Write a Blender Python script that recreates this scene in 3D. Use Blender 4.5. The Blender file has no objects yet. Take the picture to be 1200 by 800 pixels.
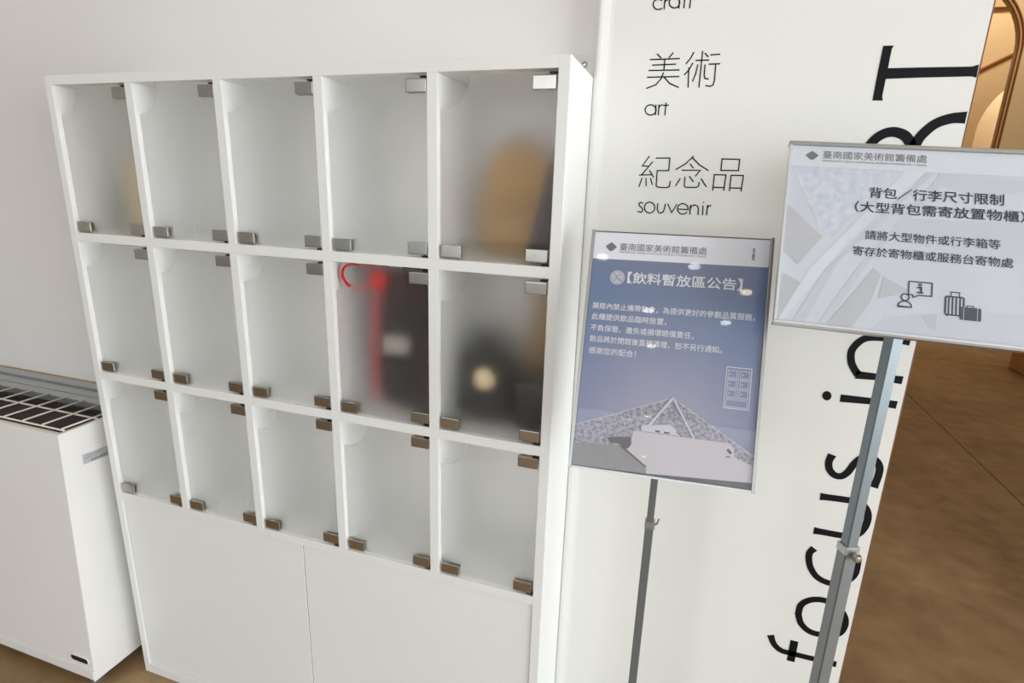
import bpy, bmesh, math, random
from mathutils import Vector, Matrix

# ---------------------------------------------------------------- camera, world, lights
WORLD_S = 0.58
WIN_P = 235
ENT_P = 90
HALL_P = 66
ARCH_P = 70
ARCH2_P = 55
SPOT_P = 5
FROST_R = 0.76
FROST_IOR = 1.2
sc = bpy.context.scene
COL = sc.collection
cam_d = bpy.data.cameras.new('camera')
cam = bpy.data.objects.new('camera', cam_d); COL.objects.link(cam)
cam_d.sensor_width = 36.0
cam_d.lens = 36.0 * 654.26 / 1200.0
cam_d.clip_start = 0.02
_R = Vector((0.949624, 0.311795, 0.031595)); _U = Vector((-0.110569, 0.239001, 0.964703)); _F = Vector((-0.293238, 0.919599, -0.261436))
cam.matrix_world = Matrix(((_R.x, _U.x, -_F.x, 1.5407), (_R.y, _U.y, -_F.y, -1.0402), (_R.z, _U.z, -_F.z, 1.5389), (0, 0, 0, 1)))
sc.camera = cam

sc.view_settings.view_transform = 'Standard'
sc.view_settings.look = 'None'
sc.view_settings.exposure = 0.09
sc.view_settings.gamma = 1.0
sc.view_settings.use_curve_mapping = False
sc.cycles.diffuse_bounces = 8

world = bpy.data.worlds.new('overcast'); sc.world = world
world.use_nodes = True
wb = world.node_tree.nodes['Background']
wb.inputs[0].default_value = (0.80, 0.905, 1.0, 1)
wb.inputs[1].default_value = WORLD_S

def area(name, loc, target, sx, sy, power, color):
    d = bpy.data.lights.new(name, 'AREA'); d.shape = 'RECTANGLE'; d.size = sx; d.size_y = sy
    d.energy = power; d.color = color
    o = bpy.data.objects.new(name, d); COL.objects.link(o); o.location = loc
    o.rotation_euler = (Vector(target) - Vector(loc)).to_track_quat('-Z', 'Y').to_euler()
    return o
area('window_daylight', (6.3, -1.6, 1.3), (1.0, 0.0, 0.9), 4.5, 2.4, WIN_P, (0.93, 0.97, 1.0))
area('entrance_daylight', (1.0, -6.5, 2.0), (0.8, 0.0, 1.0), 6.0, 2.4, ENT_P, (0.92, 0.97, 1.0))
area('hall_light', (5.6, 6.3, 5.2), (5.2, 8.3, 2.6), 2.6, 0.5, HALL_P, (1.0, 0.86, 0.66))
area('arch_room_light', (6.8, 11.0, 4.6), (6.6, 12.0, 1.6), 2.4, 0.6, ARCH_P, (1.0, 0.94, 0.84))
area('vestibule_light', (5.2, 8.5, 5.2), (5.5, 10.0, 2.4), 2.2, 0.4, ARCH2_P, (1.0, 0.9, 0.74))

# ---------------------------------------------------------------- lettering strokes, metres on the panel (x, z)
LET = {'art_characters': [[[1.4258, 1.8104], [1.4337, 1.8031]], [[1.4563, 1.8116], [1.4493, 1.8026]], [[1.4127, 1.8006], [1.4694, 1.8007]], [[1.4183, 1.7904], [1.4634, 1.7908]], [[1.4415, 1.7999], [1.4416, 1.78]], [[1.412, 1.7806], [1.4713, 1.78]], [[1.41, 1.7682], [1.472, 1.768]], [[1.4411, 1.7756], [1.4381, 1.7654], [1.4282, 1.7537], [1.4103, 1.7475]], [[1.4428, 1.7682], [1.4546, 1.7561], [1.4731, 1.748]], [[1.4956, 1.8107], [1.4899, 1.7994], [1.4833, 1.791]], [[1.4959, 1.7915], [1.4892, 1.7786], [1.4821, 1.771]], [[1.4893, 1.783], [1.4916, 1.7479]], [[1.5008, 1.7962], [1.5253, 1.7962]], [[1.5119, 1.8124], [1.5121, 1.7895], [1.5124, 1.7474]], [[1.5168, 1.8085], [1.5235, 1.802]], [[1.5056, 1.7883], [1.5035, 1.7724], [1.4993, 1.7586]], [[1.5192, 1.7878], [1.5198, 1.7691], [1.5217, 1.7633], [1.5282, 1.7619]], [[1.5281, 1.8052], [1.5446, 1.8058]], [[1.5265, 1.7888], [1.5466, 1.7887]], [[1.539, 1.7881], [1.5401, 1.7599], [1.5385, 1.7507], [1.5334, 1.7485], [1.5251, 1.7501]]], 'art_word': [[[1.4334, 1.7062], [1.4329, 1.7084], [1.4319, 1.7105], [1.4304, 1.7123], [1.4286, 1.7139], [1.4264, 1.7151], [1.424, 1.7158], [1.4216, 1.7161], [1.4192, 1.7159], [1.4169, 1.7152], [1.415, 1.7141], [1.4134, 1.7125], [1.4122, 1.7107], [1.4116, 1.7086], [1.4115, 1.7065], [1.412, 1.7043], [1.413, 1.7022], [1.4145, 1.7003], [1.4164, 1.6987], [1.4186, 1.6975], [1.421, 1.6968], [1.4234, 1.6965], [1.4258, 1.6968], [1.4281, 1.6975], [1.43, 1.6986], [1.4316, 1.7002], [1.4327, 1.702], [1.4333, 1.7041], [1.4334, 1.7062]], [[1.4324, 1.716], [1.433, 1.6968]], [[1.4382, 1.7159], [1.4391, 1.6967]], [[1.4383, 1.7083], [1.44, 1.7138], [1.4448, 1.7161]], [[1.4521, 1.7194], [1.4518, 1.6966]], [[1.4469, 1.7146], [1.4572, 1.7151]]], 'craft_word': [[[1.4252, 1.9056], [1.4238, 1.9066], [1.4222, 1.9073], [1.4206, 1.9078], [1.419, 1.9081], [1.4173, 1.9082], [1.4158, 1.908], [1.4143, 1.9076], [1.4129, 1.9069], [1.4117, 1.9061], [1.4107, 1.9051], [1.4099, 1.9039], [1.4094, 1.9026], [1.4092, 1.9012], [1.4092, 1.8998], [1.4094, 1.8983], [1.41, 1.8969], [1.4108, 1.8955], [1.4118, 1.8942], [1.413, 1.893], [1.4143, 1.892], [1.4158, 1.8912], [1.4174, 1.8906], [1.4191, 1.8903], [1.4207, 1.8901], [1.4223, 1.8902], [1.4239, 1.8906], [1.4253, 1.8911], [1.4265, 1.8919]], [[1.4311, 1.9068], [1.4309, 1.8904]], [[1.4305, 1.9002], [1.4328, 1.905], [1.4374, 1.9067]], [[1.4595, 1.8998], [1.459, 1.9019], [1.4581, 1.9039], [1.4567, 1.9057], [1.455, 1.9072], [1.453, 1.9084], [1.4508, 1.9092], [1.4486, 1.9096], [1.4464, 1.9095], [1.4443, 1.909], [1.4426, 1.908], [1.4411, 1.9066], [1.4401, 1.905], [1.4396, 1.9031], [1.4395, 1.901], [1.44, 1.899], [1.4409, 1.897], [1.4423, 1.8951], [1.444, 1.8936], [1.4461, 1.8924], [1.4482, 1.8916], [1.4505, 1.8912], [1.4527, 1.8913], [1.4547, 1.8919], [1.4565, 1.8929], [1.4579, 1.8942], [1.4589, 1.8959], [1.4595, 1.8978], [1.4595, 1.8998]], [[1.4585, 1.909], [1.459, 1.8902]], [[1.4727, 1.9152], [1.4693, 1.9143], [1.4683, 1.9095], [1.4683, 1.8902]], [[1.4638, 1.9076], [1.4727, 1.9073]], [[1.4793, 1.9121], [1.4791, 1.8896]], [[1.4745, 1.9069], [1.484, 1.9066]]], 'souvenir_characters': [[[1.4284, 1.6161], [1.4157, 1.5967], [1.4278, 1.5964]], [[1.4361, 1.6052], [1.4161, 1.5789]], [[1.4113, 1.5781], [1.4367, 1.5794]], [[1.4318, 1.5876], [1.4407, 1.5747]], [[1.4172, 1.5718], [1.4126, 1.5549]], [[1.4257, 1.572], [1.4272, 1.5565]], [[1.4349, 1.5722], [1.4397, 1.5598]], [[1.4426, 1.6128], [1.4702, 1.6132], [1.4704, 1.5883], [1.4471, 1.5879], [1.4479, 1.5571], [1.4523, 1.5544], [1.4703, 1.5542], [1.4748, 1.5567], [1.4757, 1.5669]], [[1.5162, 1.6172], [1.5142, 1.6145], [1.5018, 1.6017], [1.4847, 1.5909]], [[1.516, 1.6133], [1.5295, 1.601], [1.5483, 1.5903]], [[1.5114, 1.6023], [1.5188, 1.5944]], [[1.4968, 1.5898], [1.533, 1.59], [1.5245, 1.5786]], [[1.495, 1.5732], [1.4874, 1.5582]], [[1.5041, 1.5762], [1.5048, 1.5587], [1.5079, 1.556], [1.5288, 1.5563], [1.5331, 1.5595], [1.5334, 1.5665]], [[1.5132, 1.5776], [1.5218, 1.5673]], [[1.5365, 1.5735], [1.5482, 1.5583]], [[1.5721, 1.613], [1.6054, 1.6123], [1.6059, 1.591], [1.5726, 1.5908], [1.5721, 1.613]], [[1.5615, 1.5515], [1.5613, 1.5821], [1.5833, 1.5822], [1.583, 1.5517]], [[1.5619, 1.5575], [1.5828, 1.5574]], [[1.5938, 1.5515], [1.5932, 1.5817], [1.6164, 1.5818], [1.6159, 1.5515]], [[1.594, 1.5573], [1.6158, 1.5572]]], 'souvenir_word': [[[1.4234, 1.5207], [1.4188, 1.5225], [1.4154, 1.5189], [1.4175, 1.5146], [1.4222, 1.5116], [1.4251, 1.5068], [1.4219, 1.5018], [1.4143, 1.5032]], [[1.4493, 1.5127], [1.4488, 1.5151], [1.4478, 1.5175], [1.4463, 1.5195], [1.4445, 1.5212], [1.4423, 1.5225], [1.44, 1.5232], [1.4376, 1.5234], [1.4352, 1.523], [1.433, 1.5221], [1.4311, 1.5207], [1.4296, 1.5189], [1.4285, 1.5167], [1.4279, 1.5143], [1.4279, 1.5118], [1.4284, 1.5094], [1.4294, 1.507], [1.4309, 1.5049], [1.4327, 1.5032], [1.4349, 1.502], [1.4372, 1.5013], [1.4397, 1.5011], [1.442, 1.5015], [1.4442, 1.5024], [1.4461, 1.5038], [1.4477, 1.5056], [1.4487, 1.5078], [1.4493, 1.5102], [1.4493, 1.5127]], [[1.4548, 1.5209], [1.4548, 1.5088], [1.4583, 1.5028], [1.4628, 1.5016], [1.468, 1.5049], [1.4695, 1.5123], [1.4705, 1.5207]], [[1.4756, 1.5209], [1.485, 1.5037], [1.4939, 1.5211]], [[1.4961, 1.5114], [1.5175, 1.5113], [1.5173, 1.5139], [1.5166, 1.516], [1.5155, 1.5179], [1.5141, 1.5195], [1.5123, 1.5209], [1.5103, 1.5219], [1.5082, 1.5226], [1.506, 1.5228], [1.5038, 1.5226], [1.5018, 1.5219], [1.4999, 1.5209], [1.4984, 1.5195], [1.4971, 1.5178], [1.4963, 1.5159], [1.4958, 1.5139], [1.4959, 1.5117], [1.4963, 1.5096], [1.4972, 1.5076], [1.4985, 1.5058], [1.5002, 1.5043], [1.5021, 1.5031], [1.5041, 1.5022], [1.5063, 1.5018], [1.5085, 1.5018], [1.5107, 1.5023], [1.5126, 1.5031], [1.5143, 1.5043], [1.5158, 1.5059]], [[1.5214, 1.5203], [1.522, 1.5019]], [[1.5216, 1.5119], [1.5237, 1.5187], [1.5293, 1.5213], [1.5353, 1.5191], [1.5378, 1.5138], [1.5384, 1.5019]], [[1.5464, 1.52], [1.5473, 1.5016]], [[1.5462, 1.5273], [1.5466, 1.5264]], [[1.5552, 1.5215], [1.5554, 1.5019]], [[1.5551, 1.5145], [1.5572, 1.52], [1.5617, 1.5213]]], 'letter_t': [[1.8207, 1.8094], [1.8373, 1.809], [1.835, 1.8039], [1.8347, 1.7888], [1.8347, 1.7722], [1.8878, 1.7719], [1.9619, 1.7709], [1.9717, 1.7739], [1.9719, 1.7633], [1.9722, 1.7531], [1.9651, 1.7553], [1.8836, 1.7553], [1.8344, 1.7545], [1.8341, 1.7249], [1.8363, 1.7181], [1.8196, 1.7184], [1.8197, 1.7628]], 'letter_r_bowl': ([[1.8263, 1.6221], [1.8264, 1.6334], [1.8304, 1.6434], [1.8389, 1.6547], [1.8517, 1.6625], [1.8661, 1.6639], [1.8814, 1.6584], [1.8914, 1.6479], [1.8976, 1.6355], [1.9022, 1.6202]], 0.017), 'letter_r_leg': ([[1.8993, 1.6355], [1.9025, 1.6452], [1.9093, 1.6596], [1.9257, 1.6775], [1.9482, 1.6868], [1.9705, 1.6882]], 0.0172), 'letter_n': ([[1.9627, 1.2757], [1.9253, 1.2783], [1.9012, 1.2779], [1.8848, 1.2737], [1.8726, 1.2616], [1.8657, 1.2447], [1.8684, 1.2244], [1.8759, 1.2096], [1.8855, 1.1977]], 0.0137), 'letter_n_stem': ([[1.8812, 1.1965], [1.9265, 1.1973], [1.9644, 1.196]], 0.0132), 'letter_i': ([[1.8622, 1.1428], [1.9247, 1.1446], [1.964, 1.143]], 0.0134), 'dot': ([[1.8411, 1.1449], [1.8408, 1.1461], [1.8403, 1.1471], [1.8397, 1.148], [1.8388, 1.1487], [1.8379, 1.1492], [1.8369, 1.1494], [1.836, 1.1494], [1.835, 1.1492], [1.8342, 1.1486], [1.8334, 1.1479], [1.8329, 1.147], [1.8325, 1.1459], [1.8324, 1.1448], [1.8325, 1.1436], [1.8327, 1.1425], [1.8332, 1.1415], [1.8339, 1.1406], [1.8347, 1.1399], [1.8357, 1.1394], [1.8366, 1.1391], [1.8376, 1.1391], [1.8386, 1.1394], [1.8394, 1.1399], [1.8401, 1.1407], [1.8407, 1.1416], [1.841, 1.1426], [1.8412, 1.1438], [1.8411, 1.1449]], 0.0103), 'letter_s': ([[1.8678, 1.0146], [1.8642, 0.9974], [1.8681, 0.9805], [1.8792, 0.9691], [1.8925, 0.9686], [1.9031, 0.9803], [1.9117, 1.0013], [1.9217, 1.0161], [1.9344, 1.0229], [1.9485, 1.0177], [1.9585, 1.0034], [1.9599, 0.9828], [1.956, 0.955]], 0.0142), 'letter_u': ([[1.8608, 0.9132], [1.9204, 0.9159], [1.9364, 0.914], [1.95, 0.9043], [1.9577, 0.8861], [1.9568, 0.8621], [1.9487, 0.8424], [1.9361, 0.8319], [1.9191, 0.8289], [1.8614, 0.8282]], 0.0145), 'letter_c': ([[1.8691, 0.7842], [1.8621, 0.7715], [1.8628, 0.7541], [1.87, 0.7332], [1.8848, 0.7143], [1.905, 0.7056], [1.9262, 0.7064], [1.9462, 0.72], [1.958, 0.7443], [1.9567, 0.781]], 0.0137), 'letter_o': ([[1.8634, 0.6062], [1.8655, 0.6324], [1.882, 0.6504], [1.9067, 0.6576], [1.9333, 0.6509], [1.9526, 0.6332], [1.96, 0.6119], [1.9564, 0.587], [1.9423, 0.5718], [1.9174, 0.5655], [1.8929, 0.5669], [1.8731, 0.5823], [1.8634, 0.6062]], 0.014), 'letter_f': ([[1.8145, 0.531], [1.8248, 0.5092], [1.8414, 0.4962], [1.8626, 0.4948], [1.9123, 0.4949], [1.9607, 0.4954]], 0.0136), 'f_bar': ([[1.8664, 0.5311], [1.8668, 0.4726]], 0.0145)}
# ---------------------------------------------------------------- helpers
def lin(c):
    return tuple(((v / 255.0) / 12.92 if v / 255.0 <= 0.04045 else ((v / 255.0 + 0.055) / 1.055) ** 2.4) for v in c)

def mat(name, rgb, rough=0.5, metal=0.0, coat=0.0, var=0.0, scale=6.0, bump=0.0, spec=0.5, stretch=(1, 1, 1), rgb2=None):
    m = bpy.data.materials.new(name); m.use_nodes = True
    nt = m.node_tree; b = nt.nodes['Principled BSDF']
    c = lin(rgb)
    b.inputs['Base Color'].default_value = (*c, 1)
    b.inputs['Roughness'].default_value = rough
    b.inputs['Metallic'].default_value = metal
    b.inputs['Coat Weight'].default_value = coat
    b.inputs['Coat Roughness'].default_value = 0.03
    b.inputs['Specular IOR Level'].default_value = spec
    if var > 0 or bump > 0 or rgb2:
        tc = nt.nodes.new('ShaderNodeTexCoord'); mp = nt.nodes.new('ShaderNodeMapping')
        mp.inputs['Scale'].default_value = stretch
        n = nt.nodes.new('ShaderNodeTexNoise'); n.inputs['Scale'].default_value = scale
        n.inputs['Detail'].default_value = 5.0
        nt.links.new(tc.outputs['Object'], mp.inputs[0]); nt.links.new(mp.outputs[0], n.inputs['Vector'])
        r = nt.nodes.new('ShaderNodeValToRGB')
        a = tuple(v * (1 - var) for v in c); z = tuple(min(1, v * (1 + var)) for v in c)
        if rgb2: z = lin(rgb2)
        r.color_ramp.elements[0].position = 0.33; r.color_ramp.elements[1].position = 0.67
        r.color_ramp.elements[0].color = (*a, 1); r.color_ramp.elements[1].color = (*z, 1)
        nt.links.new(n.outputs[0], r.inputs[0]); nt.links.new(r.outputs[0], b.inputs['Base Color'])
        if bump > 0:
            bp = nt.nodes.new('ShaderNodeBump'); bp.inputs['Strength'].default_value = bump
            bp.inputs['Distance'].default_value = 0.002
            n2 = nt.nodes.new('ShaderNodeTexNoise'); n2.inputs['Scale'].default_value = scale * 25
            nt.links.new(mp.outputs[0], n2.inputs['Vector'])
            nt.links.new(n2.outputs[0], bp.inputs['Height']); nt.links.new(bp.outputs[0], b.inputs['Normal'])
    return m

def emis(name, rgb, s):
    m = bpy.data.materials.new(name); m.use_nodes = True
    b = m.node_tree.nodes['Principled BSDF']
    b.inputs['Base Color'].default_value = (*lin(rgb), 1)
    b.inputs['Emission Color'].default_value = (*lin(rgb), 1); b.inputs['Emission Strength'].default_value = s
    return m

def tag(o, label=None, cat=None, group=None, kind=None):
    if label: o['label'] = label
    if cat: o['category'] = cat
    if group: o['group'] = group
    if kind: o['kind'] = kind
    return o

def empty(name, loc=(0, 0, 0)):
    o = bpy.data.objects.new(name, None); COL.objects.link(o); o.location = loc
    o.empty_display_size = 0.1
    return o

def link(name, bm, m, parent=None, smooth=False, loc=None):
    me = bpy.data.meshes.new(name)
    bm.normal_update(); bm.to_mesh(me); bm.free()
    if m: me.materials.append(m)
    if smooth:
        for p in me.polygons: p.use_smooth = True
    o = bpy.data.objects.new(name, me); COL.objects.link(o)
    if parent: o.parent = parent
    if loc: o.location = loc
    return o

def add_box(bm, x0, x1, y0, y1, z0, z1, bev=0.0, seg=1):
    g = bmesh.ops.create_cube(bm, size=1.0)
    vs = g['verts']
    for v in vs:
        v.co.x = x0 + (v.co.x + 0.5) * (x1 - x0); v.co.y = y0 + (v.co.y + 0.5) * (y1 - y0); v.co.z = z0 + (v.co.z + 0.5) * (z1 - z0)
    if bev > 0:
        es = list({e for v in vs for e in v.link_edges})
        bmesh.ops.bevel(bm, geom=es, offset=bev, segments=seg, profile=0.7, affect='EDGES')

def box(name, x0, x1, y0, y1, z0, z1, m, parent=None, bev=0.0, seg=1):
    bm = bmesh.new(); add_box(bm, x0, x1, y0, y1, z0, z1, bev, seg)
    return link(name, bm, m, parent)

def add_prism(bm, pts, axis, a, b):
    """pts are 2D; extrude along axis from a to b."""
    def mk(p, h):
        if axis == 'y': return (p[0], h, p[1])
        if axis == 'z': return (p[0], p[1], h)
        return (h, p[0], p[1])
    v0 = [bm.verts.new(mk(p, a)) for p in pts]; v1 = [bm.verts.new(mk(p, b)) for p in pts]
    n = len(pts)
    bm.faces.new(v0); bm.faces.new(list(reversed(v1)))
    for i in range(n):
        bm.faces.new((v0[i], v1[i], v1[(i + 1) % n], v0[(i + 1) % n]))
    bmesh.ops.recalc_face_normals(bm, faces=bm.faces[:])

def add_tube(bm, pts, r, seg=8, close=False, ry=None):
    pts = [Vector(p) for p in pts]; rings = []
    n = len(pts); up = Vector((0.123, 0.31, 0.94)).normalized(); prev = None
    for i, p in enumerate(pts):
        if close: t = (pts[(i + 1) % n] - pts[i - 1]).normalized()
        else: t = (pts[min(i + 1, n - 1)] - pts[max(i - 1, 0)]).normalized()
        if prev is None:
            a = t.cross(up)
            if a.length < 0.05: a = t.cross(Vector((1, 0, 0)))
            a.normalize()
        else:
            a = (prev - t * prev.dot(t)).normalized()
        prev = a; b = t.cross(a)
        rr = r[i] if isinstance(r, (list, tuple)) else r
        r2 = rr if ry is None else ry
        rings.append([bm.verts.new(p + a * rr * math.cos(2 * math.pi * k / seg) + b * r2 * math.sin(2 * math.pi * k / seg)) for k in range(seg)])
    for i in range(n if close else n - 1):
        A = rings[i]; B = rings[(i + 1) % n]
        for k in range(seg): bm.faces.new((A[k], A[(k + 1) % seg], B[(k + 1) % seg], B[k]))
    if not close:
        bm.faces.new(list(reversed(rings[0]))); bm.faces.new(rings[-1])

def add_lathe(bm, prof, seg=24, c=(0, 0, 0), axis='z'):
    rings = []
    for r, h in prof:
        ring = []
        for k in range(seg):
            a = 2 * math.pi * k / seg; x = r * math.cos(a); y = r * math.sin(a)
            if axis == 'z': q = (c[0] + x, c[1] + y, c[2] + h)
            elif axis == 'y': q = (c[0] + x, c[1] + h, c[2] + y)
            else: q = (c[0] + h, c[1] + x, c[2] + y)
            ring.append(bm.verts.new(q))
        rings.append(ring)
    for A, B in zip(rings, rings[1:]):
        for k in range(seg): bm.faces.new((A[k], A[(k + 1) % seg], B[(k + 1) % seg], B[k]))
    bm.faces.new(rings[0]); bm.faces.new(rings[-1])
    bmesh.ops.recalc_face_normals(bm, faces=bm.faces[:])

def smooth_pts(p, n=6):
    out = []
    for i in range(len(p) - 1):
        p0 = p[max(i - 1, 0)]; p1 = p[i]; p2 = p[i + 1]; p3 = p[min(i + 2, len(p) - 1)]
        for k in range(n):
            t = k / n
            out.append(tuple(0.5 * ((2 * p1[j]) + (-p0[j] + p2[j]) * t + (2 * p0[j] - 5 * p1[j] + 4 * p2[j] - p3[j]) * t * t + (-p0[j] + 3 * p1[j] - 3 * p2[j] + p3[j]) * t ** 3) for j in (0, 1)))
    out.append(tuple(p[-1])); return out

def add_ribbon(bm, pts, w, put, h0, h1, flare=0.0, cap=0.0, closed=False):
    """a flat stroke of width w along 2D pts; put(u, v, h) gives the 3D point."""
    n = len(pts); L = []; Rr = []
    ds = [0.0]
    for i in range(1, n): ds.append(ds[-1] + math.dist(pts[i], pts[i - 1]))
    tot = ds[-1]
    for i in range(n):
        def nrm(a, b):
            d = (b[0] - a[0], b[1] - a[1]); l = math.hypot(*d) or 1e-9
            return (-d[1] / l, d[0] / l)
        if closed and i in (0, n - 1): a = nrm(pts[-2], pts[-1]); b = nrm(pts[0], pts[1])
        else:
            a = nrm(pts[max(i - 1, 0)], pts[max(i, 1)]); b = nrm(pts[min(i, n - 2)], pts[min(i + 1, n - 1)])
        m = (a[0] + b[0], a[1] + b[1]); ml = math.hypot(*m) or 1e-9; m = (m[0] / ml, m[1] / ml)
        k = min(1.0 / max(0.35, m[0] * a[0] + m[1] * a[1]), 1.8)
        e = min(ds[i], tot - ds[i])
        ww = w * (1 + flare * math.exp(-e / (w * 0.45))) / 2 * k
        c = pts[i]
        if cap and not closed and i in (0, n - 1):
            s = -1 if i == 0 else 1; c = (c[0] + s * a[1] * cap if i == 0 else c[0] + b[1] * cap, c[1] - s * a[0] * cap if i == 0 else c[1] - b[0] * cap)
        L.append((c[0] + m[0] * ww, c[1] + m[1] * ww)); Rr.append((c[0] - m[0] * ww, c[1] - m[1] * ww))
    quad = []
    for i in range(n):
        quad.append([bm.verts.new(put(*L[i], h1)), bm.verts.new(put(*Rr[i], h1)), bm.verts.new(put(*Rr[i], h0)), bm.verts.new(put(*L[i], h0))])
    for A, B in zip(quad, quad[1:]):
        for k in range(3): bm.faces.new((A[k], A[(k + 1) % 4], B[(k + 1) % 4], B[k]))
    bm.faces.new(quad[0]); bm.faces.new(list(reversed(quad[-1])))

def text(name, body, parent, u0, u1, v, h, m, bold=0.0, z=0.0006, vert=False, center_fit=True):
    """flat print: one line of lettering between u0 and u1, centred on v, h high, on the parent's local XY plane."""
    c = bpy.data.curves.new(name, 'FONT'); c.body = body; c.size = 1.0; c.resolution_u = 3
    if vert: c.space_line = 0.85
    t = bpy.data.objects.new('tmp', c); COL.objects.link(t)
    bpy.context.view_layer.update()
    dg = bpy.context.evaluated_depsgraph_get()
    me = bpy.data.meshes.new_from_object(t.evaluated_get(dg))
    bpy.data.objects.remove(t); bpy.data.curves.remove(c)
    xs = [q.co.x for q in me.vertices]; ys = [q.co.y for q in me.vertices]
    x0, x1, y0, y1 = min(xs), max(xs), min(ys), max(ys)
    for q in me.vertices:
        q.co = (u0 + (q.co.x - x0) / (x1 - x0) * (u1 - u0), v + ((q.co.y - y0) / (y1 - y0) - 0.5) * h, z)
    if bold > 0:      # heavier weight: the same outlines laid over each other a hair apart
        bm = bmesh.new(); bm.from_mesh(me); dx = bold * h * 0.8
        src = bm.faces[:]
        for k, (ax, ay) in enumerate(((1, 0.6), (-1, -0.6), (-0.6, 1), (0.6, -1))):
            g = bmesh.ops.duplicate(bm, geom=src)
            for q in g['geom']:
                if isinstance(q, bmesh.types.BMVert): q.co.x += ax * dx; q.co.y += ay * dx; q.co.z += 0.000004 * (k + 1)
        bm.to_mesh(me); bm.free()
    me.materials.clear(); me.materials.append(m)
    me.name = name
    o = bpy.data.objects.new(name, me); COL.objects.link(o); o.parent = parent
    return o

# ---------------------------------------------------------------- materials
M = {}
M['wall'] = mat('wall_paint', (239, 237, 235), 0.75, var=0.02, scale=1.5, bump=0.12)
M['ceiling'] = mat('ceiling_paint', (235, 233, 228), 0.8, var=0.01)
M['gold'] = mat('tan_plaster', (216, 190, 148), 0.55, var=0.05, scale=1.2, bump=0.05)
M['goldline'] = mat('bronze_trim', (150, 92, 44), 0.4, metal=0.3, var=0.05)
M['darkgap'] = mat('dark_joint', (48, 40, 34), 0.9, var=0.05)
M['peach'] = mat('warm_lit_strip', (232, 212, 190), 0.6, var=0.02)  # peach tone puts warm downlight into the strip's colour
M['laminate'] = mat('white_laminate', (236, 238, 237), 0.38, var=0.008, scale=3, bump=0.03)
M['inside'] = mat('white_laminate_inside', (249, 246, 243), 0.45, var=0.008, scale=3)
M['panelwhite'] = mat('white_panel_film', (236, 237, 233), 0.42, var=0.012, scale=2, bump=0.04)
M['vinyl'] = mat('black_vinyl', (14, 15, 20), 0.6, var=0.1, scale=40, spec=0.2)
M['chrome'] = mat('satin_chrome', (186, 182, 174), 0.22, metal=1.0, var=0.05, scale=30)
M['rubber'] = mat('black_rubber', (16, 16, 17), 0.6, var=0.1)
M['steelwhite'] = mat('white_enamel_steel', (238, 238, 236), 0.35, var=0.01, scale=4, bump=0.03)
M['rod'] = mat('cream_enamel_wire', (224, 214, 204), 0.4, var=0.02)
M['filter'] = mat('dark_filter_mesh', (62, 56, 54), 0.8, var=0.25, scale=60, stretch=(1, 8, 1), bump=0.4)
M['alurail'] = mat('grey_aluminium_rail', (176, 180, 182), 0.4, metal=0.5, var=0.03, scale=20)
M['alu'] = mat('brushed_aluminium', (176, 177, 176), 0.33, metal=0.75, var=0.04, scale=30, stretch=(1, 1, 12))
M['alulight'] = mat('pale_aluminium', (214, 217, 222), 0.35, metal=0.3, var=0.02, scale=30)
M['pole'] = mat('grey_pole_steel', (124, 136, 142), 0.38, metal=0.5, var=0.03, scale=30, stretch=(8, 8, 1))
M['pole2'] = mat('grey_pole_sleeve', (128, 132, 135), 0.42, metal=0.45, var=0.03, scale=30)
M['groove'] = mat('dark_groove', (58, 64, 70), 0.6, var=0.05)
M['poledark'] = mat('dark_grey_pole', (112, 116, 118), 0.45, metal=0.3, var=0.03, scale=30, stretch=(8, 8, 1))
M['backing'] = mat('dark_backing_board', (90, 92, 96), 0.6, var=0.05)
M['ink'] = mat('navy_ink', (34, 40, 62), 0.6, var=0.05)
M['inkgrey'] = mat('grey_ink', (118, 119, 121), 0.6, var=0.05)
M['inkwhite'] = mat('white_ink', (226, 229, 236), 0.6, var=0.02)
M['inkpaper'] = mat('paper_white_ink', (205, 207, 216), 0.6, var=0.02)

def floor_mat():
    m = bpy.data.materials.new('polished_concrete'); m.use_nodes = True
    nt = m.node_tree; b = nt.nodes['Principled BSDF']
    tc = nt.nodes.new('ShaderNodeTexCoord')
    n1 = nt.nodes.new('ShaderNodeTexNoise'); n1.inputs['Scale'].default_value = 0.9; n1.inputs['Detail'].default_value = 8; n1.inputs['Roughness'].default_value = 0.62
    n2 = nt.nodes.new('ShaderNodeTexNoise'); n2.inputs['Scale'].default_value = 9; n2.inputs['Detail'].default_value = 6
    nt.links.new(tc.outputs['Object'], n1.inputs['Vector']); nt.links.new(tc.outputs['Object'], n2.inputs['Vector'])
    mx = nt.nodes.new('ShaderNodeMath'); mx.operation = 'MULTIPLY_ADD'; mx.inputs[1].default_value = 0.35
    mm = nt.nodes.new('ShaderNodeMath'); mm.operation = 'MULTIPLY'; mm.inputs[1].default_value = 0.65
    nt.links.new(n1.outputs[0], mm.inputs[0]); nt.links.new(n2.outputs[0], mx.inputs[0]); nt.links.new(mm.outputs[0], mx.inputs[2])
    r = nt.nodes.new('ShaderNodeValToRGB')
    r.color_ramp.elements[0].position = 0.36; r.color_ramp.elements[0].color = (*lin((120, 92, 60)), 1)
    r.color_ramp.elements[1].position = 0.64; r.color_ramp.elements[1].color = (*lin((170, 142, 104)), 1)
    nt.links.new(mx.outputs[0], r.inputs[0]); nt.links.new(r.outputs[0], b.inputs['Base Color'])
    b.inputs['Roughness'].default_value = 0.5
    return m
M['floor'] = floor_mat()

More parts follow.
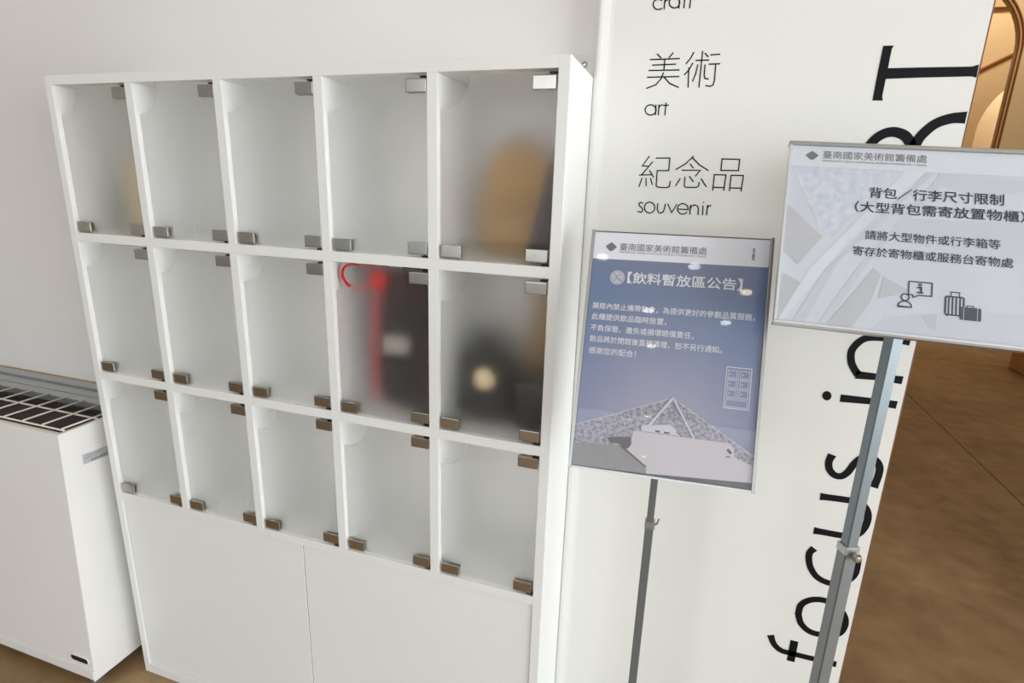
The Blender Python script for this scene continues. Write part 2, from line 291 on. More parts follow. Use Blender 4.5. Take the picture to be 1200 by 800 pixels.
def front_fresnel(nt, ior):
    """Fresnel gloss on the outer side of a sheet only (the exit side must not act as a mirror)."""
    fr = nt.nodes.new('ShaderNodeFresnel'); fr.inputs['IOR'].default_value = ior
    g = nt.nodes.new('ShaderNodeNewGeometry')
    m = nt.nodes.new('ShaderNodeMath'); m.operation = 'SUBTRACT'; m.inputs[0].default_value = 1.0
    k = nt.nodes.new('ShaderNodeMath'); k.operation = 'MULTIPLY'
    nt.links.new(g.outputs['Backfacing'], m.inputs[1]); nt.links.new(m.outputs[0], k.inputs[0]); nt.links.new(fr.outputs[0], k.inputs[1])
    return k

def frosted():
    m = bpy.data.materials.new('frosted_acrylic'); m.use_nodes = True
    nt = m.node_tree; b = nt.nodes['Principled BSDF']
    b.inputs['Base Color'].default_value = (1.0, 1.0, 1.0, 1)
    b.inputs['Roughness'].default_value = FROST_R
    b.inputs['IOR'].default_value = FROST_IOR
    b.inputs['Transmission Weight'].default_value = 1.0
    n = nt.nodes.new('ShaderNodeTexNoise'); n.inputs['Scale'].default_value = 3
    mr = nt.nodes.new('ShaderNodeMapRange'); mr.inputs['To Min'].default_value = FROST_R - 0.02; mr.inputs['To Max'].default_value = FROST_R + 0.02
    nt.links.new(n.outputs[0], mr.inputs[0]); nt.links.new(mr.outputs[0], b.inputs['Roughness'])
    g = nt.nodes.new('ShaderNodeBsdfGlossy'); g.inputs['Roughness'].default_value = 0.04
    fr = front_fresnel(nt, 1.3)
    mx = nt.nodes.new('ShaderNodeMixShader')
    tr = nt.nodes.new('ShaderNodeBsdfTranslucent'); tr.inputs[0].default_value = (0.98, 0.98, 0.98, 1)
    m2 = nt.nodes.new('ShaderNodeMixShader'); m2.inputs[0].default_value = 0.035
    nt.links.new(b.outputs[0], m2.inputs[1]); nt.links.new(tr.outputs[0], m2.inputs[2])
    nt.links.new(fr.outputs[0], mx.inputs[0]); nt.links.new(m2.outputs[0], mx.inputs[1]); nt.links.new(g.outputs[0], mx.inputs[2])
    nt.links.new(mx.outputs[0], nt.nodes['Material Output'].inputs[0])
    return m
M['frost'] = frosted()

def clear():
    m = bpy.data.materials.new('clear_acrylic_cover'); m.use_nodes = True
    nt = m.node_tree
    for x in list(nt.nodes):
        if x.type != 'OUTPUT_MATERIAL': nt.nodes.remove(x)
    t = nt.nodes.new('ShaderNodeBsdfTransparent'); t.inputs[0].default_value = (0.985, 0.985, 0.985, 1)
    g = nt.nodes.new('ShaderNodeBsdfGlossy'); g.inputs['Roughness'].default_value = 0.025
    fr = front_fresnel(nt, 1.5)
    mx = nt.nodes.new('ShaderNodeMixShader')
    nt.links.new(fr.outputs[0], mx.inputs[0]); nt.links.new(t.outputs[0], mx.inputs[1]); nt.links.new(g.outputs[0], mx.inputs[2])
    nt.links.new(mx.outputs[0], nt.nodes['Material Output'].inputs[0])
    return m
M['clear'] = clear()

# ================================================================ SETTING
WALLY = 0.26
# floor: sub-base seen in the joints and large cast slabs
fl = box('floor', -6, 14, -9, 17, -0.12, -0.008, M['darkgap']); tag(fl, kind='structure')
xs_ = [-6, -2.64, 3.36, 9.36, 14]; ys_ = [-9, -0.95 - 3.6, -0.95, 5.55, 12.05, 17]
for i in range(4):
    for j in range(5):
        box('floor_slab', xs_[i] + 0.003, xs_[i + 1] - 0.003, ys_[j] + 0.003, ys_[j + 1] - 0.003, -0.008, 0.0, M['floor'], fl)
tag(box('ceiling', -6, 14, -9, 0.5, 3.2, 3.3, M['ceiling']), kind='structure')
tag(box('wall_back', -6, 1.93, WALLY, 0.5, 0, 3.2, M['wall']), kind='structure')
tag(box('wall_left', -6.2, -6, -9, 0.5, 0, 3.2, M['wall']), kind='structure')
tag(box('trim_1', -1.7, -0.012, WALLY - 0.004, WALLY + 0.02, 0.835, 0.852, M['peach']), kind='structure')  # warm light along the wall edge, painted as a peach strip
# hall beyond the lettered panel
tag(box('wall_header', -6, 14, 0.42, 0.5, 3.3, 5.4, M['gold']), kind='structure')
tag(box('wall_right_light_block', 4.4, 9, 0.42, 0.5, 0, 3.2, M['wall']), kind='structure')  # unseen wall stub, added to keep window light off the hall floor
tag(box('ceiling_hall', -1, 14, 0.5, 17, 5.4, 5.5, M['gold']), kind='structure')
tag(box('wall_hall_left', -1.2, -1, 0.5, 17, 0, 5.4, M['gold']), kind='structure')
tag(box('wall_end', -1, 14, 12.0, 12.2, 0, 5.4, M['gold']), kind='structure')

def arch_wall(name, x0, x1, ztop, xa, xb, zspring, y0, y1, m):
    """wall from x0 to x1 with a round-headed opening between xa and xb."""
    bm = bmesh.new(); r = (xb - xa) / 2; cx = (xa + xb) / 2; n = 24
    arc = [(cx - r * math.cos(math.pi * i / n), zspring + r * math.sin(math.pi * i / n)) for i in range(n + 1)]
    pts = [(x0, 0), (xa, 0)] + arc + [(xb, 0), (x1, 0), (x1, ztop)] + [(x0, ztop)]
    add_prism(bm, pts, 'y', y0, y1)
    o = link(name, bm, m); tag(o, kind='structure')
    return arc
# front arch: right jamb at x = 5.0, left part hidden behind the lettered panel
ARC = arch_wall('wall_arch', -1, 14, 5.4, 3.34, 5.0, 3.37, 8.0, 8.07, M['gold'])
def arch_line(name, off, r):
    bm = bmesh.new(); R_ = 0.83 + off
    pts = [(4.17 + R_, 7.99, 0.0)] + [(4.17 + R_ * math.cos(math.pi * k / 40), 7.99, 3.37 + R_ * math.sin(math.pi * k / 40)) for k in range(41)] + [(4.17 - R_, 7.99, 0.0)]
    add_tube(bm, pts, r, 8); tag(link(name, bm, M['goldline']), kind='structure')
arch_line('trim_2', 0.008, 0.011); arch_line('trim_3', 0.05, 0.011)
ARC2 = arch_wall('wall_arch_far', -1, 14, 5.4, 5.49, 7.3, 2.62, 10.0, 10.1, M['gold'])
bm = bmesh.new(); add_tube(bm, [(4.2, 9.97, 2.9), (5.30, 9.97, 3.49), (5.85, 9.97, 3.80), (7.0, 9.97, 4.4)], 0.022, 8)
tag(link('trim_4', bm, M['goldline']), kind='structure')
M['goldsoft'] = mat('soft_brown_band', (190, 156, 112), 0.5, var=0.03)
tag(box('trim_5', 4.2, 6.6, 9.9, 10.0, 4.36, 4.56, M['goldsoft']), kind='structure')

pl = empty('timber_plinth', (5.4, 5.2, 0)); tag(pl, 'low tan timber plinth on the brown floor at the right edge of the photo', 'plinth')
M['timber'] = mat('tan_timber', (196, 150, 92), 0.5, var=0.12, scale=3, stretch=(1, 8, 8))
M['timberdark'] = mat('brown_timber_top', (120, 90, 62), 0.5, var=0.12, scale=3, stretch=(1, 8, 8))
bm = bmesh.new(); add_box(bm, -0.78, 0.9, -0.75, 0.33, 0, 0.30, 0.006); link('body', bm, M['timber'], pl)
bm = bmesh.new(); add_box(bm, -0.66, 0.88, -0.6, 0.30, 0.3001, 0.34, 0.004); link('top_board', bm, M['timberdark'], pl)

# downlights on the lobby ceiling (their reflections sit in the sign cover)
M['lampwarm'] = emis('lamp_warm', (255, 236, 205), 15)
M['lampcool'] = emis('lamp_white', (250, 250, 255), 14)
M['lamprim'] = mat('white_lamp_rim', (235, 235, 235), 0.4, var=0.01)
DL = [(1.35, -2.7, 1), (2.01, -2.7, 0), (2.45, -2.98, 1), (1.78, -3.44, 0), (2.43, -3.50, 0), (1.9, -4.14, 1), (2.15, -6.28, 1), (2.36, -8.4, 1),
      (-4.19, -8.07, 0), (-4.15, -8.64, 0), (-3.55, -8.45, 0), (-2.6, -8.3, 0), (-2.0, -8.6, 0), (0.6, -0.9, 1), (-0.4, -1.1, 1)]
DLN = {0: 'lit downlight mirrored at the left end of the blue notice header',
       1: 'lit downlight mirrored at the header edge above the blue notice title',
       2: 'lit downlight mirrored below the right end of the blue notice title',
       3: 'lit downlight mirrored on the first text line of the blue notice, left half',
       4: 'lit downlight mirrored under the right end of the first text line',
       5: 'lit downlight mirrored on the fourth text line of the blue notice',
       6: 'lit downlight mirrored on the printed roof beside its left beam',
       7: 'lit downlight mirrored lowest in the blue notice, on the printed pale block'}
for i, (x, y, warm) in enumerate(DL):
    t = empty('downlight', (x, y, 3.2))
    if i in DLN: tag(t, DLN[i], 'light', 'downlights mirrored in the blue notice')
    else: tag(t, 'small lit round downlight recessed in the lobby ceiling', 'light', 'ceiling downlights behind the camera')
    bm = bmesh.new(); add_lathe(bm, [(0.045, -0.004), (0.062, -0.006), (0.066, -0.001), (0.045, -0.001)], 24); link('rim', bm, M['lamprim'], t)
    bm = bmesh.new(); add_lathe(bm, [(0.0005, -0.0095), (0.036, -0.0088), (0.042, -0.0062), (0.0005, -0.0062)], 24); link('lens', bm, M['lampwarm'] if warm else M['lampcool'], t)
    if y > -5:
        d = bpy.data.lights.new('downlight_beam', 'SPOT'); d.energy = SPOT_P; d.spot_size = math.radians(95); d.spot_blend = 0.8
        d.color = (1.0, 0.94, 0.86) if warm else (1.0, 0.98, 0.96); d.shadow_soft_size = 0.05
        lo = bpy.data.objects.new('downlight_beam', d); COL.objects.link(lo); lo.location = (x, y, 3.18)

# ================================================================ LOCKER CABINET
W = 1.3
T = 0.0167 * W
CW = 0.1799 * W
H = 1.770
XL = [T + i * (CW + T) for i in range(5)]
ZT = [1.7485, 1.3765, 1.0005]     # top of each row's opening
ZB = [1.3985, 1.0225, 0.6505]     # bottom of each row's opening
DEP = WALLY - 0.002
cab = empty('locker_cabinet', (0, 0, 0))
tag(cab, 'white laminate locker cabinet of fifteen frosted compartments over two flush base panels', 'cabinet')
bm = bmesh.new(); add_box(bm, 0, T, 0, DEP, 0, H, 0.0008); link('side_panel', bm, M['laminate'], cab)
bm = bmesh.new(); add_box(bm, W - T, W, 0, DEP, 0, H, 0.0008); link('side_panel', bm, M['laminate'], cab)
box('top_panel', T, W - T, 0.0, DEP, ZT[0], H, M['laminate'], cab, 0.0005)
box('shelf', T, W - T, 0.0, DEP, ZT[1], ZB[0], M['laminate'], cab, 0.0005)
box('shelf', T, W - T, 0.0, DEP, ZT[2], ZB[1], M['laminate'], cab, 0.0005)
box('shelf', T, W - T, 0.0, DEP, 0.6287, ZB[2], M['laminate'], cab, 0.0005)
box('plinth_rail', T, W - T, 0.0, DEP, 0.0, 0.034, M['laminate'], cab, 0.0005)
box('back_panel', T, W - T, DEP - 0.010, DEP, 0.034, ZT[0], M['inside'], cab)
for i in range(4):
    for r in range(3):
        x = XL[i] + CW
        box('divider', x, x + T, 0.0, DEP - 0.0105, ZB[r] + 0.0001, ZT[r] - 0.0001, M['laminate'], cab, 0.0004)
# base panels
mid = 0.652
box('base_door', T + 0.0015, mid - 0.0012, 0.005, 0.022, 0.0355, 0.6270, M['laminate'], cab, 0.0008)
box('base_door', mid + 0.0012, W - T - 0.0015, 0.005, 0.022, 0.0355, 0.6270, M['laminate'], cab, 0.0008)

# acrylic door, local origin at the opening's lower-left corner; height hh
def door_mesh(hh):
    bm = bmesh.new(); g = 0.002; r = 0.062; x0 = g; x1 = CW - g; z0 = g; z1 = hh - 0.004
    pts = [(x0, z0), (x1, z0), (x1, z1)]
    n = 14
    for k in range(n + 1):
        a = -math.pi / 2 * k / n
        pts.append((x0 + r * math.cos(a), z1 + r * math.sin(a)))
    add_prism(bm, pts, 'y', 0.010, 0.0135)
    return bm
def clip_mesh():
    bm = bmesh.new()
    add_box(bm, 0, 0.044, 0.0035, 0.0098, 0, 0.0245, 0.0016, 2)      # outer plate
    add_box(bm, 0.003, 0.044, 0.0138, 0.020, 0, 0.0245, 0.0016, 2)   # inner plate
    add_box(bm, 0.004, 0.040, 0.0098, 0.0138, -0.0008, 0.0016)       # web under the sheet
    return bm
def pivot_mesh():
    bm = bmesh.new(); add_box(bm, 0, 0.014, 0.004, 0.018, 0, 0.0032); return bm
random.seed(4)
clip0 = None; piv0 = None
for r in range(3):
    hh = ZT[r] - ZB[r]; d0 = None
    for i in range(5):
        if d0 is None:
            d = link('acrylic_door', door_mesh(hh), M['frost'], cab); d0 = d
        else:
            d = d0.copy(); COL.objects.link(d)
        d.location = (XL[i], 0, ZB[r])
        # lower-left catch, lower-right hinge, upper-right hinge
        for (cx_, cz_) in ((0.0045, 0.0035), (CW - 0.0480, 0.0050), (CW - 0.0480, hh - 0.0335)):
            if clip0 is None: c = link('clip', clip_mesh(), M['chrome'], d); clip0 = c
            else: c = clip0.copy(); COL.objects.link(c); c.parent = d
            c.location = (cx_ + random.uniform(-0.0012, 0.0012), random.uniform(-0.0006, 0.0006), cz_ + random.uniform(-0.0008, 0.0008))
            if r == 0 and i == 4 and cz_ == 0.005: c.location.x = cx_ - 0.001; c.location.z = 0.0068
        for cz_ in (0.0006, hh - 0.0075):
            if piv0 is None: c = link('hinge_pin', pivot_mesh(), M['rubber'], d); piv0 = c
            else: c = piv0.copy(); COL.objects.link(c); c.parent = d
            c.location = (CW - 0.0165, 0, cz_)

# ---------------------------------------------------------------- things kept in the compartments
M['tan'] = mat('tan_canvas', (168, 130, 70), 0.8, var=0.08, scale=12, bump=0.3)
M['beige'] = mat('beige_cotton', (206, 186, 140), 0.85, var=0.06, scale=12, bump=0.3)
M['greycloth'] = mat('grey_cloth', (104, 116, 116), 0.85, var=0.1, scale=12)
M['darkbrown'] = mat('dark_brown_cloth', (62, 48, 46), 0.8, var=0.1, scale=12)
M['black'] = mat('black_nylon', (20, 21, 24), 0.7, var=0.15, scale=20)
M['maroon'] = mat('dark_maroon_nylon', (50, 22, 26), 0.7, var=0.15, scale=20)
M['red'] = mat('red_webbing', (215, 22, 30), 0.55, var=0.06, scale=30)
M['darkred'] = mat('dull_red_webbing', (208, 30, 34), 0.6, var=0.06, scale=30)
M['patch'] = mat('grey_patch', (170, 165, 160), 0.7, var=0.05)
M['cream'] = mat('cream_leather', (236, 216, 176), 0.5, var=0.04)

def pillow_bm(x0, x1, y0, y1, z0, z1, taper=0.15, bev=0.02, round_top=0.0, sub=2):
    """soft bag body: a bevelled box, narrower and rounder at the top."""
    bm = bmesh.new(); nx, nz = 8, 10
    cx, cy = (x0 + x1) / 2, (y0 + y1) / 2; hx, hy = (x1 - x0) / 2, (y1 - y0) / 2
    rings = []; seg = 28
    for k in range(nz + 1):
        t = k / nz
        edge = min(t, 1 - t); rr = min(1.0, (edge / 0.14)) ** 0.5 if edge < 0.14 else 1.0
        s = (0.80 + 0.20 * rr) * (1 - taper * t) * (1 - round_top * max(0, (t - 0.45) / 0.55) ** 2)
        ring = []
        for q in range(seg):
            a = 2 * math.pi * q / seg; ca, sa = math.cos(a), math.sin(a); e = 0.42
            ring.append(bm.verts.new((cx + hx * s * math.copysign(abs(ca) ** e, ca), cy + hy * s * math.copysign(abs(sa) ** e, sa), z0 + t * (z1 - z0))))
        rings.append(ring)
    for A, B in zip(rings, rings[1:]):
        for q in range(seg): bm.faces.new((A[q], A[(q + 1) % seg], B[(q + 1) % seg], B[q]))
    bm.faces.new(list(reversed(rings[0]))); bm.faces.new(rings[-1])
    return bm

z0 = ZB[0]
b = empty('shoulder_bag', (1.18, 0.12, z0)); tag(b, 'tan canvas bag behind the frosted door of the top right compartment', 'bag')
o = link('body', pillow_bm(-0.095, 0.088, -0.02, 0.11, 0.001, 0.235, 0.10, round_top=0.4), M['tan'], b, True)
o = link('flap', pillow_bm(-0.07, 0.07, -0.028, -0.012, 0.11, 0.225, 0.1, round_top=0.3), M['tan'], b, True)
bm = bmesh.new(); add_tube(bm, [(-0.05 + 0.1 * k / 10, 0.02, 0.19 + 0.065 * math.sin(math.pi * k / 10)) for k in range(11)], 0.008, 8, ry=0.003); link('handle', bm, M['tan'], b, True)
b = empty('umbrella_pouch', (1.252, 0.062, z0)); tag(b, 'dark brown narrow pouch leaning at the right side of the tan bag', 'pouch')
bm = bmesh.new(); add_tube(bm, [(-0.012, -0.015, 0.012), (-0.006, -0.01, 0.06), (0.003, 0.0, 0.13), (0.008, 0.004, 0.19)], [0.022, 0.022, 0.016, 0.008], 12); link('body', bm, M['darkbrown'], b, True)
bm = bmesh.new(); add_tube(bm, [(0.008, 0.004, 0.188), (0.009, 0.012, 0.205), (0.008, 0.02, 0.19)], 0.0025, 6); link('loop', bm, M['black'], b, True)

b = empty('tote_bag', (0.135, 0.12, z0)); tag(b, 'beige cotton tote behind the frosted door of the top left compartment', 'bag')
link('body', pillow_bm(-0.035, 0.105, -0.04, 0.08, 0.001, 0.185, 0.05), M['beige'], b, True)
bm = bmesh.new(); add_tube(bm, [(0.0 + 0.07 * k / 10, -0.01, 0.178 + 0.045 * math.sin(math.pi * k / 10)) for k in range(11)], 0.006, 8, ry=0.002); link('handle', bm, M['beige'], b, True)
b = empty('cloth_pouch', (0.072, 0.13, z0)); tag(b, 'grey cloth pouch tucked left of the beige tote in the top left compartment', 'pouch')
link('body', pillow_bm(-0.032, 0.024, -0.045, 0.06, 0.001, 0.145, 0.25, round_top=0.4), M['greycloth'], b, True)
bm = bmesh.new(); add_tube(bm, [(-0.02, 0.0, 0.13), (-0.004, 0.0, 0.152), (0.012, 0.0, 0.13)], 0.003, 6); link('drawstring', bm, M['black'], b, True)

z0 = ZB[1]
b = empty('backpack', (0.91, 0.12, z0)); tag(b, 'black and maroon backpack with red piping and red strap loop at the door notch', 'bag')
link('body', pillow_bm(-0.062, 0.105, -0.055, 0.10, 0.001, 0.30, 0.05, round_top=0.15), M['black'], b, True)
link('top_lid', pillow_bm(-0.05, 0.103, -0.058, 0.095, 0.262, 0.335, 0.1, round_top=0.3), M['maroon'], b, True)
link('side_pocket', pillow_bm(0.06, 0.108, -0.072, 0.03, 0.03, 0.25, 0.1, round_top=0.3), M['maroon'], b, True)
bm = bmesh.new(); add_tube(bm, [(-0.062, -0.045, 0.012), (-0.064, -0.050, 0.09), (-0.060, -0.050, 0.18), (-0.056, -0.046, 0.27), (-0.040, -0.040, 0.31)], 0.0085, 8, ry=0.005); link('piping', bm, M['darkred'], b, True)
link('badge', pillow_bm(-0.03, 0.035, -0.066, -0.055, 0.145, 0.185, 0.0), M['patch'], b, True)
loop = [(-0.028, -0.05, 0.318), (-0.045, -0.078, 0.300), (-0.068, -0.095, 0.293), (-0.092, -0.100, 0.300), (-0.107, -0.101, 0.318), (-0.104, -0.101, 0.338), (-0.088, -0.099, 0.347), (-0.062, -0.092, 0.347), (-0.038, -0.07, 0.343), (-0.015, -0.045, 0.330)]
def smooth3(p, n=4):
    out = []
    for i in range(len(p) - 1):
        P0 = Vector(p[max(i - 1, 0)]); P1 = Vector(p[i]); P2 = Vector(p[i + 1]); P3 = Vector(p[min(i + 2, len(p) - 1)])
        for k in range(n):
            t = k / n; out.append(0.5 * ((2 * P1) + (P2 - P0) * t + (2 * P0 - 5 * P1 + 4 * P2 - P3) * t * t + (3 * P1 - P0 - 3 * P2 + P3) * t ** 3))
    out.append(Vector(p[-1])); return out
bm = bmesh.new(); add_tube(bm, smooth3(loop), 0.0055, 8, ry=0.002); link('strap_loop', bm, M['red'], b, True)
bm = bmesh.new(); add_lathe(bm, [(0.004, -0.008), (0.02, -0.006), (0.024, 0), (0.02, 0.006), (0.004, 0.008)], 18, (-0.038, -0.068, 0.312), 'y'); link('tag_charm', bm, M['red'], b, True)

b = empty('camera_bag', (1.1145, 0.115, z0)); tag(b, 'rounded black bag with a cream round patch in the middle right compartment', 'bag')
link('body', pillow_bm(-0.068, 0.075, -0.055, 0.09, 0.001, 0.195, 0.18, round_top=0.45), M['black'], b, True)
bm = bmesh.new(); add_tube(bm, [(-0.05 + 0.1 * k / 10, -0.01, 0.165 + 0.06 * math.sin(math.pi * k / 10)) for k in range(11)], 0.007, 8, ry=0.003); link('handle', bm, M['greycloth'], b, True)
bm = bmesh.new(); add_lathe(bm, [(0.003, -0.010), (0.018, -0.009), (0.025, -0.003), (0.024, 0.006), (0.003, 0.008)], 20, (0.016, -0.060, 0.112), 'y'); link('round_patch', bm, M['cream'], b, True)
b = empty('belt_bag', (1.235, 0.10, z0)); tag(b, 'small black bag lying to the right of the rounded black bag with cream patch', 'bag')
link('body', pillow_bm(-0.045, 0.038, -0.05, 0.06, 0.001, 0.125, 0.1, round_top=0.3), M['black'], b, True)
bm = bmesh.new(); add_tube(bm, [(-0.03, -0.045, 0.1), (0.0, -0.052, 0.112), (0.03, -0.045, 0.1)], 0.004, 6); link('zip', bm, M['greycloth'], b, True)
b = empty('paper_bag', (1.235, 0.20, z0)); tag(b, 'tall ochre paper bag standing at the back right of the middle right compartment', 'bag')
bm = bmesh.new(); add_prism(bm, [(-0.035, -0.02), (0.035, -0.02), (0.035, 0.02), (0.02, 0.022), (-0.02, 0.022), (-0.035, 0.02)], 'z', 0.001, 0.29); link('body', bm, M['tan'], b)
bm = bmesh.new(); add_tube(bm, [(-0.015, -0.0215, 0.28), (-0.012, -0.023, 0.31), (0.012, -0.023, 0.31), (0.015, -0.0215, 0.28)], 0.002, 6); link('handle', bm, M['tan'], b, True)

# wall bracket with its screw, above the cabinet's right end
b = empty('wall_bracket', (1.262, 0.259, 1.772)); tag(b, 'clear round-topped fixing bracket with one screw on the wall above the cabinet', 'bracket')
bm = bmesh.new(); add_prism(bm, [(0.035 * math.cos(math.pi * k / 16), 0.018 + 0.035 * math.sin(math.pi * k / 16)) for k in range(17)] + [(-0.035, 0.0), (0.035, 0.0)], 'y', -0.002, 0.0008); link('plate', bm, M['clear'], b)
bm = bmesh.new(); add_lathe(bm, [(0.0005, -0.0055), (0.004, -0.005), (0.006, -0.0022), (0.0055, -0.0021)], 14, (0.008, 0, 0.033), 'y'); link('screw', bm, M['chrome'], b)

# ================================================================ FAN COIL UNIT
XR = -0.065; XF = -1.62; ZC = 0.850
fc = empty('fan_coil_unit', (0, 0, 0)); tag(fc, 'white floor-standing fan coil heater with a wire top grille left of the lockers', 'heater')
bm = bmesh.new()
add_prism(bm, [(-0.108, 0.052), (-0.112, 0.040), (0.245, 0.040), (0.245, ZC), (-0.081, ZC)], 'x', XR - 0.0025, XR); link('side_cover', bm, M['steelwhite'], fc)
bm = bmesh.new()
add_prism(bm, [(-0.108, 0.075), (-0.081, ZC), (-0.074, ZC), (-0.101, 0.075)], 'x', XF, XR - 0.0026)
# oblong slot: made as a frame round the hole in the lip below
fp = link('front_cover', bm, M['steelwhite'], fc)
bm = bmesh.new(); add_prism(bm, [(-0.1115, 0.045), (-0.1115, 0.074), (-0.104, 0.074), (-0.104, 0.045)], 'x', XF, XR - 0.0026); link('bottom_lip', bm, M['steelwhite'], fc)
bm = bmesh.new(); n = 10
pts = [(-0.146 + -0.0100 * math.sin(math.pi * k / n), 0.105 + 0.0100 * math.cos(math.pi * k / n)) for k in range(n + 1)] + [(-0.092 + 0.0100 * math.sin(math.pi * k / n), 0.105 - 0.0100 * math.cos(math.pi * k / n)) for k in range(n + 1)]
add_prism(bm, pts, 'y', -0.1085, -0.098); link('vent_slot', bm, M['rubber'], fc)
add = bmesh.new()
ring = [(p[0], p[1]) for p in pts]
add_ribbon(add, ring + [ring[0]], 0.0022, lambda u, v, h: (u, h, v), -0.1070, -0.1095, closed=True)
link('slot_rim', add, M['steelwhite'], fc)
bm = bmesh.new(); add_box(bm, XF, XF + 0.003, -0.105, 0.245, 0.040, ZC); link('end_cover', bm, M['steelwhite'], fc)
bm = bmesh.new(); add_box(bm, XF + 0.004, XR - 0.0027, -0.1, 0.24, 0.040, 0.044); link('base_plate', bm, M['steelwhite'], fc)
# top: rim round the outlet, filter, rear deck with its rails
box('front_rim', XF, XR - 0.0026, -0.0738, -0.0665, ZC - 0.02, ZC, M['rod'], fc)
box('side_rim', XR - 0.012, XR - 0.0026, -0.066, 0.118, ZC - 0.02, ZC, M['rod'], fc)
box('filter', XF + 0.004, XR - 0.013, -0.066, 0.118, ZC - 0.045, ZC - 0.036, M['filter'], fc)
for k in range(20):
    x = XR - 0.045 - k * 0.0785
    box('filter_rib', x - 0.001, x + 0.001, -0.064, 0.116, ZC - 0.0358, ZC - 0.033, M['filter'], fc)
box('rear_deck', XF, XR - 0.0026, 0.118, 0.244, ZC - 0.02, ZC - 0.004, M['alurail'], fc)
for (a_, b_, h_) in ((0.119, 0.150, 0.0), (0.160, 0.196, -0.003), (0.206, 0.244, 0.004)):
    box('deck_rail', XF, XR - 0.0026, a_, b_, ZC - 0.0039, ZC + h_, M['alurail'], fc, 0.0012)
def rod(p, q, r=0.0026, nm='grille_wire'):
    bm = bmesh.new(); add_tube(bm, [p, q], r, 8); return link(nm, bm, M['rod'], fc, True)
rod((XF + 0.01, -0.055, ZC + 0.001), (XR - 0.012, -0.055, ZC + 0.001))
rod((XF + 0.01, 0.036, ZC + 0.001), (XR - 0.008, 0.036, ZC + 0.001))
r0 = rod((0, -0.055, ZC + 0.0045), (0, 0.122, ZC + 0.0045)); r0.location.x = XR - 0.022
for k in range(1, 20):
    o = r0.copy(); COL.objects.link(o); o.location.x = XR - 0.022 - 0.0785 * k
# feet
for x in (XR - 0.045, XF + 0.05):
    for y in (-0.075, 0.2):
        bm = bmesh.new(); add_lathe(bm, [(0.018, 0.0), (0.020, 0.004), (0.008, 0.010), (0.008, 0.040)], 16, (x, y, 0)); link('foot', bm, M['alu'], fc)
# rating label and the faint lines above it
st = bmesh.new(); add_prism(st, [(-0.030, 0.737), (0.045, 0.733), (0.047, 0.764), (-0.029, 0.767)], 'x', XR + 0.0001, XR + 0.0006)
M['label'] = mat('silver_label', (200, 202, 208), 0.4, metal=0.3, var=0.03)
lb = link('rating_label', st, M['label'], fc)
bm = bmesh.new(); random.seed(9)
y = -0.008
while y < 0.038:
    w = random.choice((0.0008, 0.0014, 0.002)); add_box(bm, XR + 0.00062, XR + 0.0008, y, y + w, 0.7375, 0.7445); y += w + random.choice((0.0008, 0.0014))
for k in range(3): add_box(bm, XR + 0.00062, XR + 0.0008, -0.026 + 0.004 * k, 0.012 + 0.008 * k, 0.7505 + 0.0042 * k, 0.7514 + 0.0042 * k)
link('barcode', bm, M['inkgrey'], lb)
bm = bmesh.new()
for k in range(3): add_box(bm, XR + 0.0001, XR + 0.0003, -0.022 + 0.003 * k, 0.024, 0.785 + 0.011 * k, 0.7858 + 0.011 * k)
link('faded_sticker', bm, M['rod'], fc)

# ================================================================ LETTERED PANEL
PY = 0.2145
pn = empty('lettered_panel', (1.64, PY, 0)); tag(pn, 'tall white display panel with black Chinese and English lettering between lockers and hall', 'panel')
bm = bmesh.new()
x0, x1, y0, y1 = 1.3002, 1.9735, PY, WALLY - 0.0015
pts = [(x1, y0 + 0.001), (x1, y1), (x0, y1)] + [(x0, y0 - 0.001), (x0 + 0.003, y0 - 0.005), (x0 + 0.007, y0 - 0.0065), (x0 + 0.012, y0 - 0.0060), (x0 + 0.019, y0 - 0.0035), (x0 + 0.027, y0 - 0.0008), (x0 + 0.034, y0)] + [(x1 - 0.001, y0)]
pts = [(p[0] - 1.64, p[1] - PY) for p in pts]
add_prism(bm, pts, 'z', 0.002, 3.195)
link('board', bm, M['panelwhite'], pn)
M['edge'] = mat('brown_red_edge', (140, 92, 78), 0.6, var=0.05)
box('edge_strip', 1.9736 - 1.64, 1.9752 - 1.64, 0.0, 0.04, 0.002, 3.195, M['edge'], pn)
def put_panel(u, v, h): return (u - 1.64, -h, v)
for nm in ('craft_word', 'art_characters', 'art_word', 'souvenir_characters', 'souvenir_word'):
    bm = bmesh.new()
    for s in LET[nm]:
        add_ribbon(bm, s, 0.00235, put_panel, 0.0, 0.0006, cap=0.0006)
    link(nm, bm, M['vinyl'], pn)
bm = bmesh.new(); add_prism(bm, [(p[0] - 1.64, p[1]) for p in LET['letter_t']], 'y', -0.0008, 0.0); link('letter', bm, M['vinyl'], pn)
WB = 0.0108
def big(strokes):
    bm = bmesh.new()
    for pts, w, fl_, sm in strokes:
        add_ribbon(bm, smooth_pts(pts, 6) if sm else pts, w, put_panel, 0.0, 0.0008, flare=fl_)
    link('letter', bm, M['vinyl'], pn)
def S(k): return LET[k]
big([(S('letter_r_bowl')[0], S('letter_r_bowl')[1], 0.0, True), (S('letter_r_leg')[0], S('letter_r_leg')[1], 0.18, True)])
big([(S('letter_n')[0], S('letter_n')[1], 0.15, True), (S('letter_n_stem')[0], S('letter_n_stem')[1], 0.25, False)])
bm = bmesh.new(); dpts = S('dot')[0]; cu = sum(p[0] for p in dpts[:-1]) / (len(dpts) - 1); cv = sum(p[1] for p in dpts[:-1]) / (len(dpts) - 1)
add_prism(bm, [(cu - 1.64 + (p[0] - cu) * 1.95, cv + (p[1] - cv) * 1.95) for p in dpts[:-1]], 'y', -0.0008, 0.0); link('letter_dot', bm, M['vinyl'], pn)
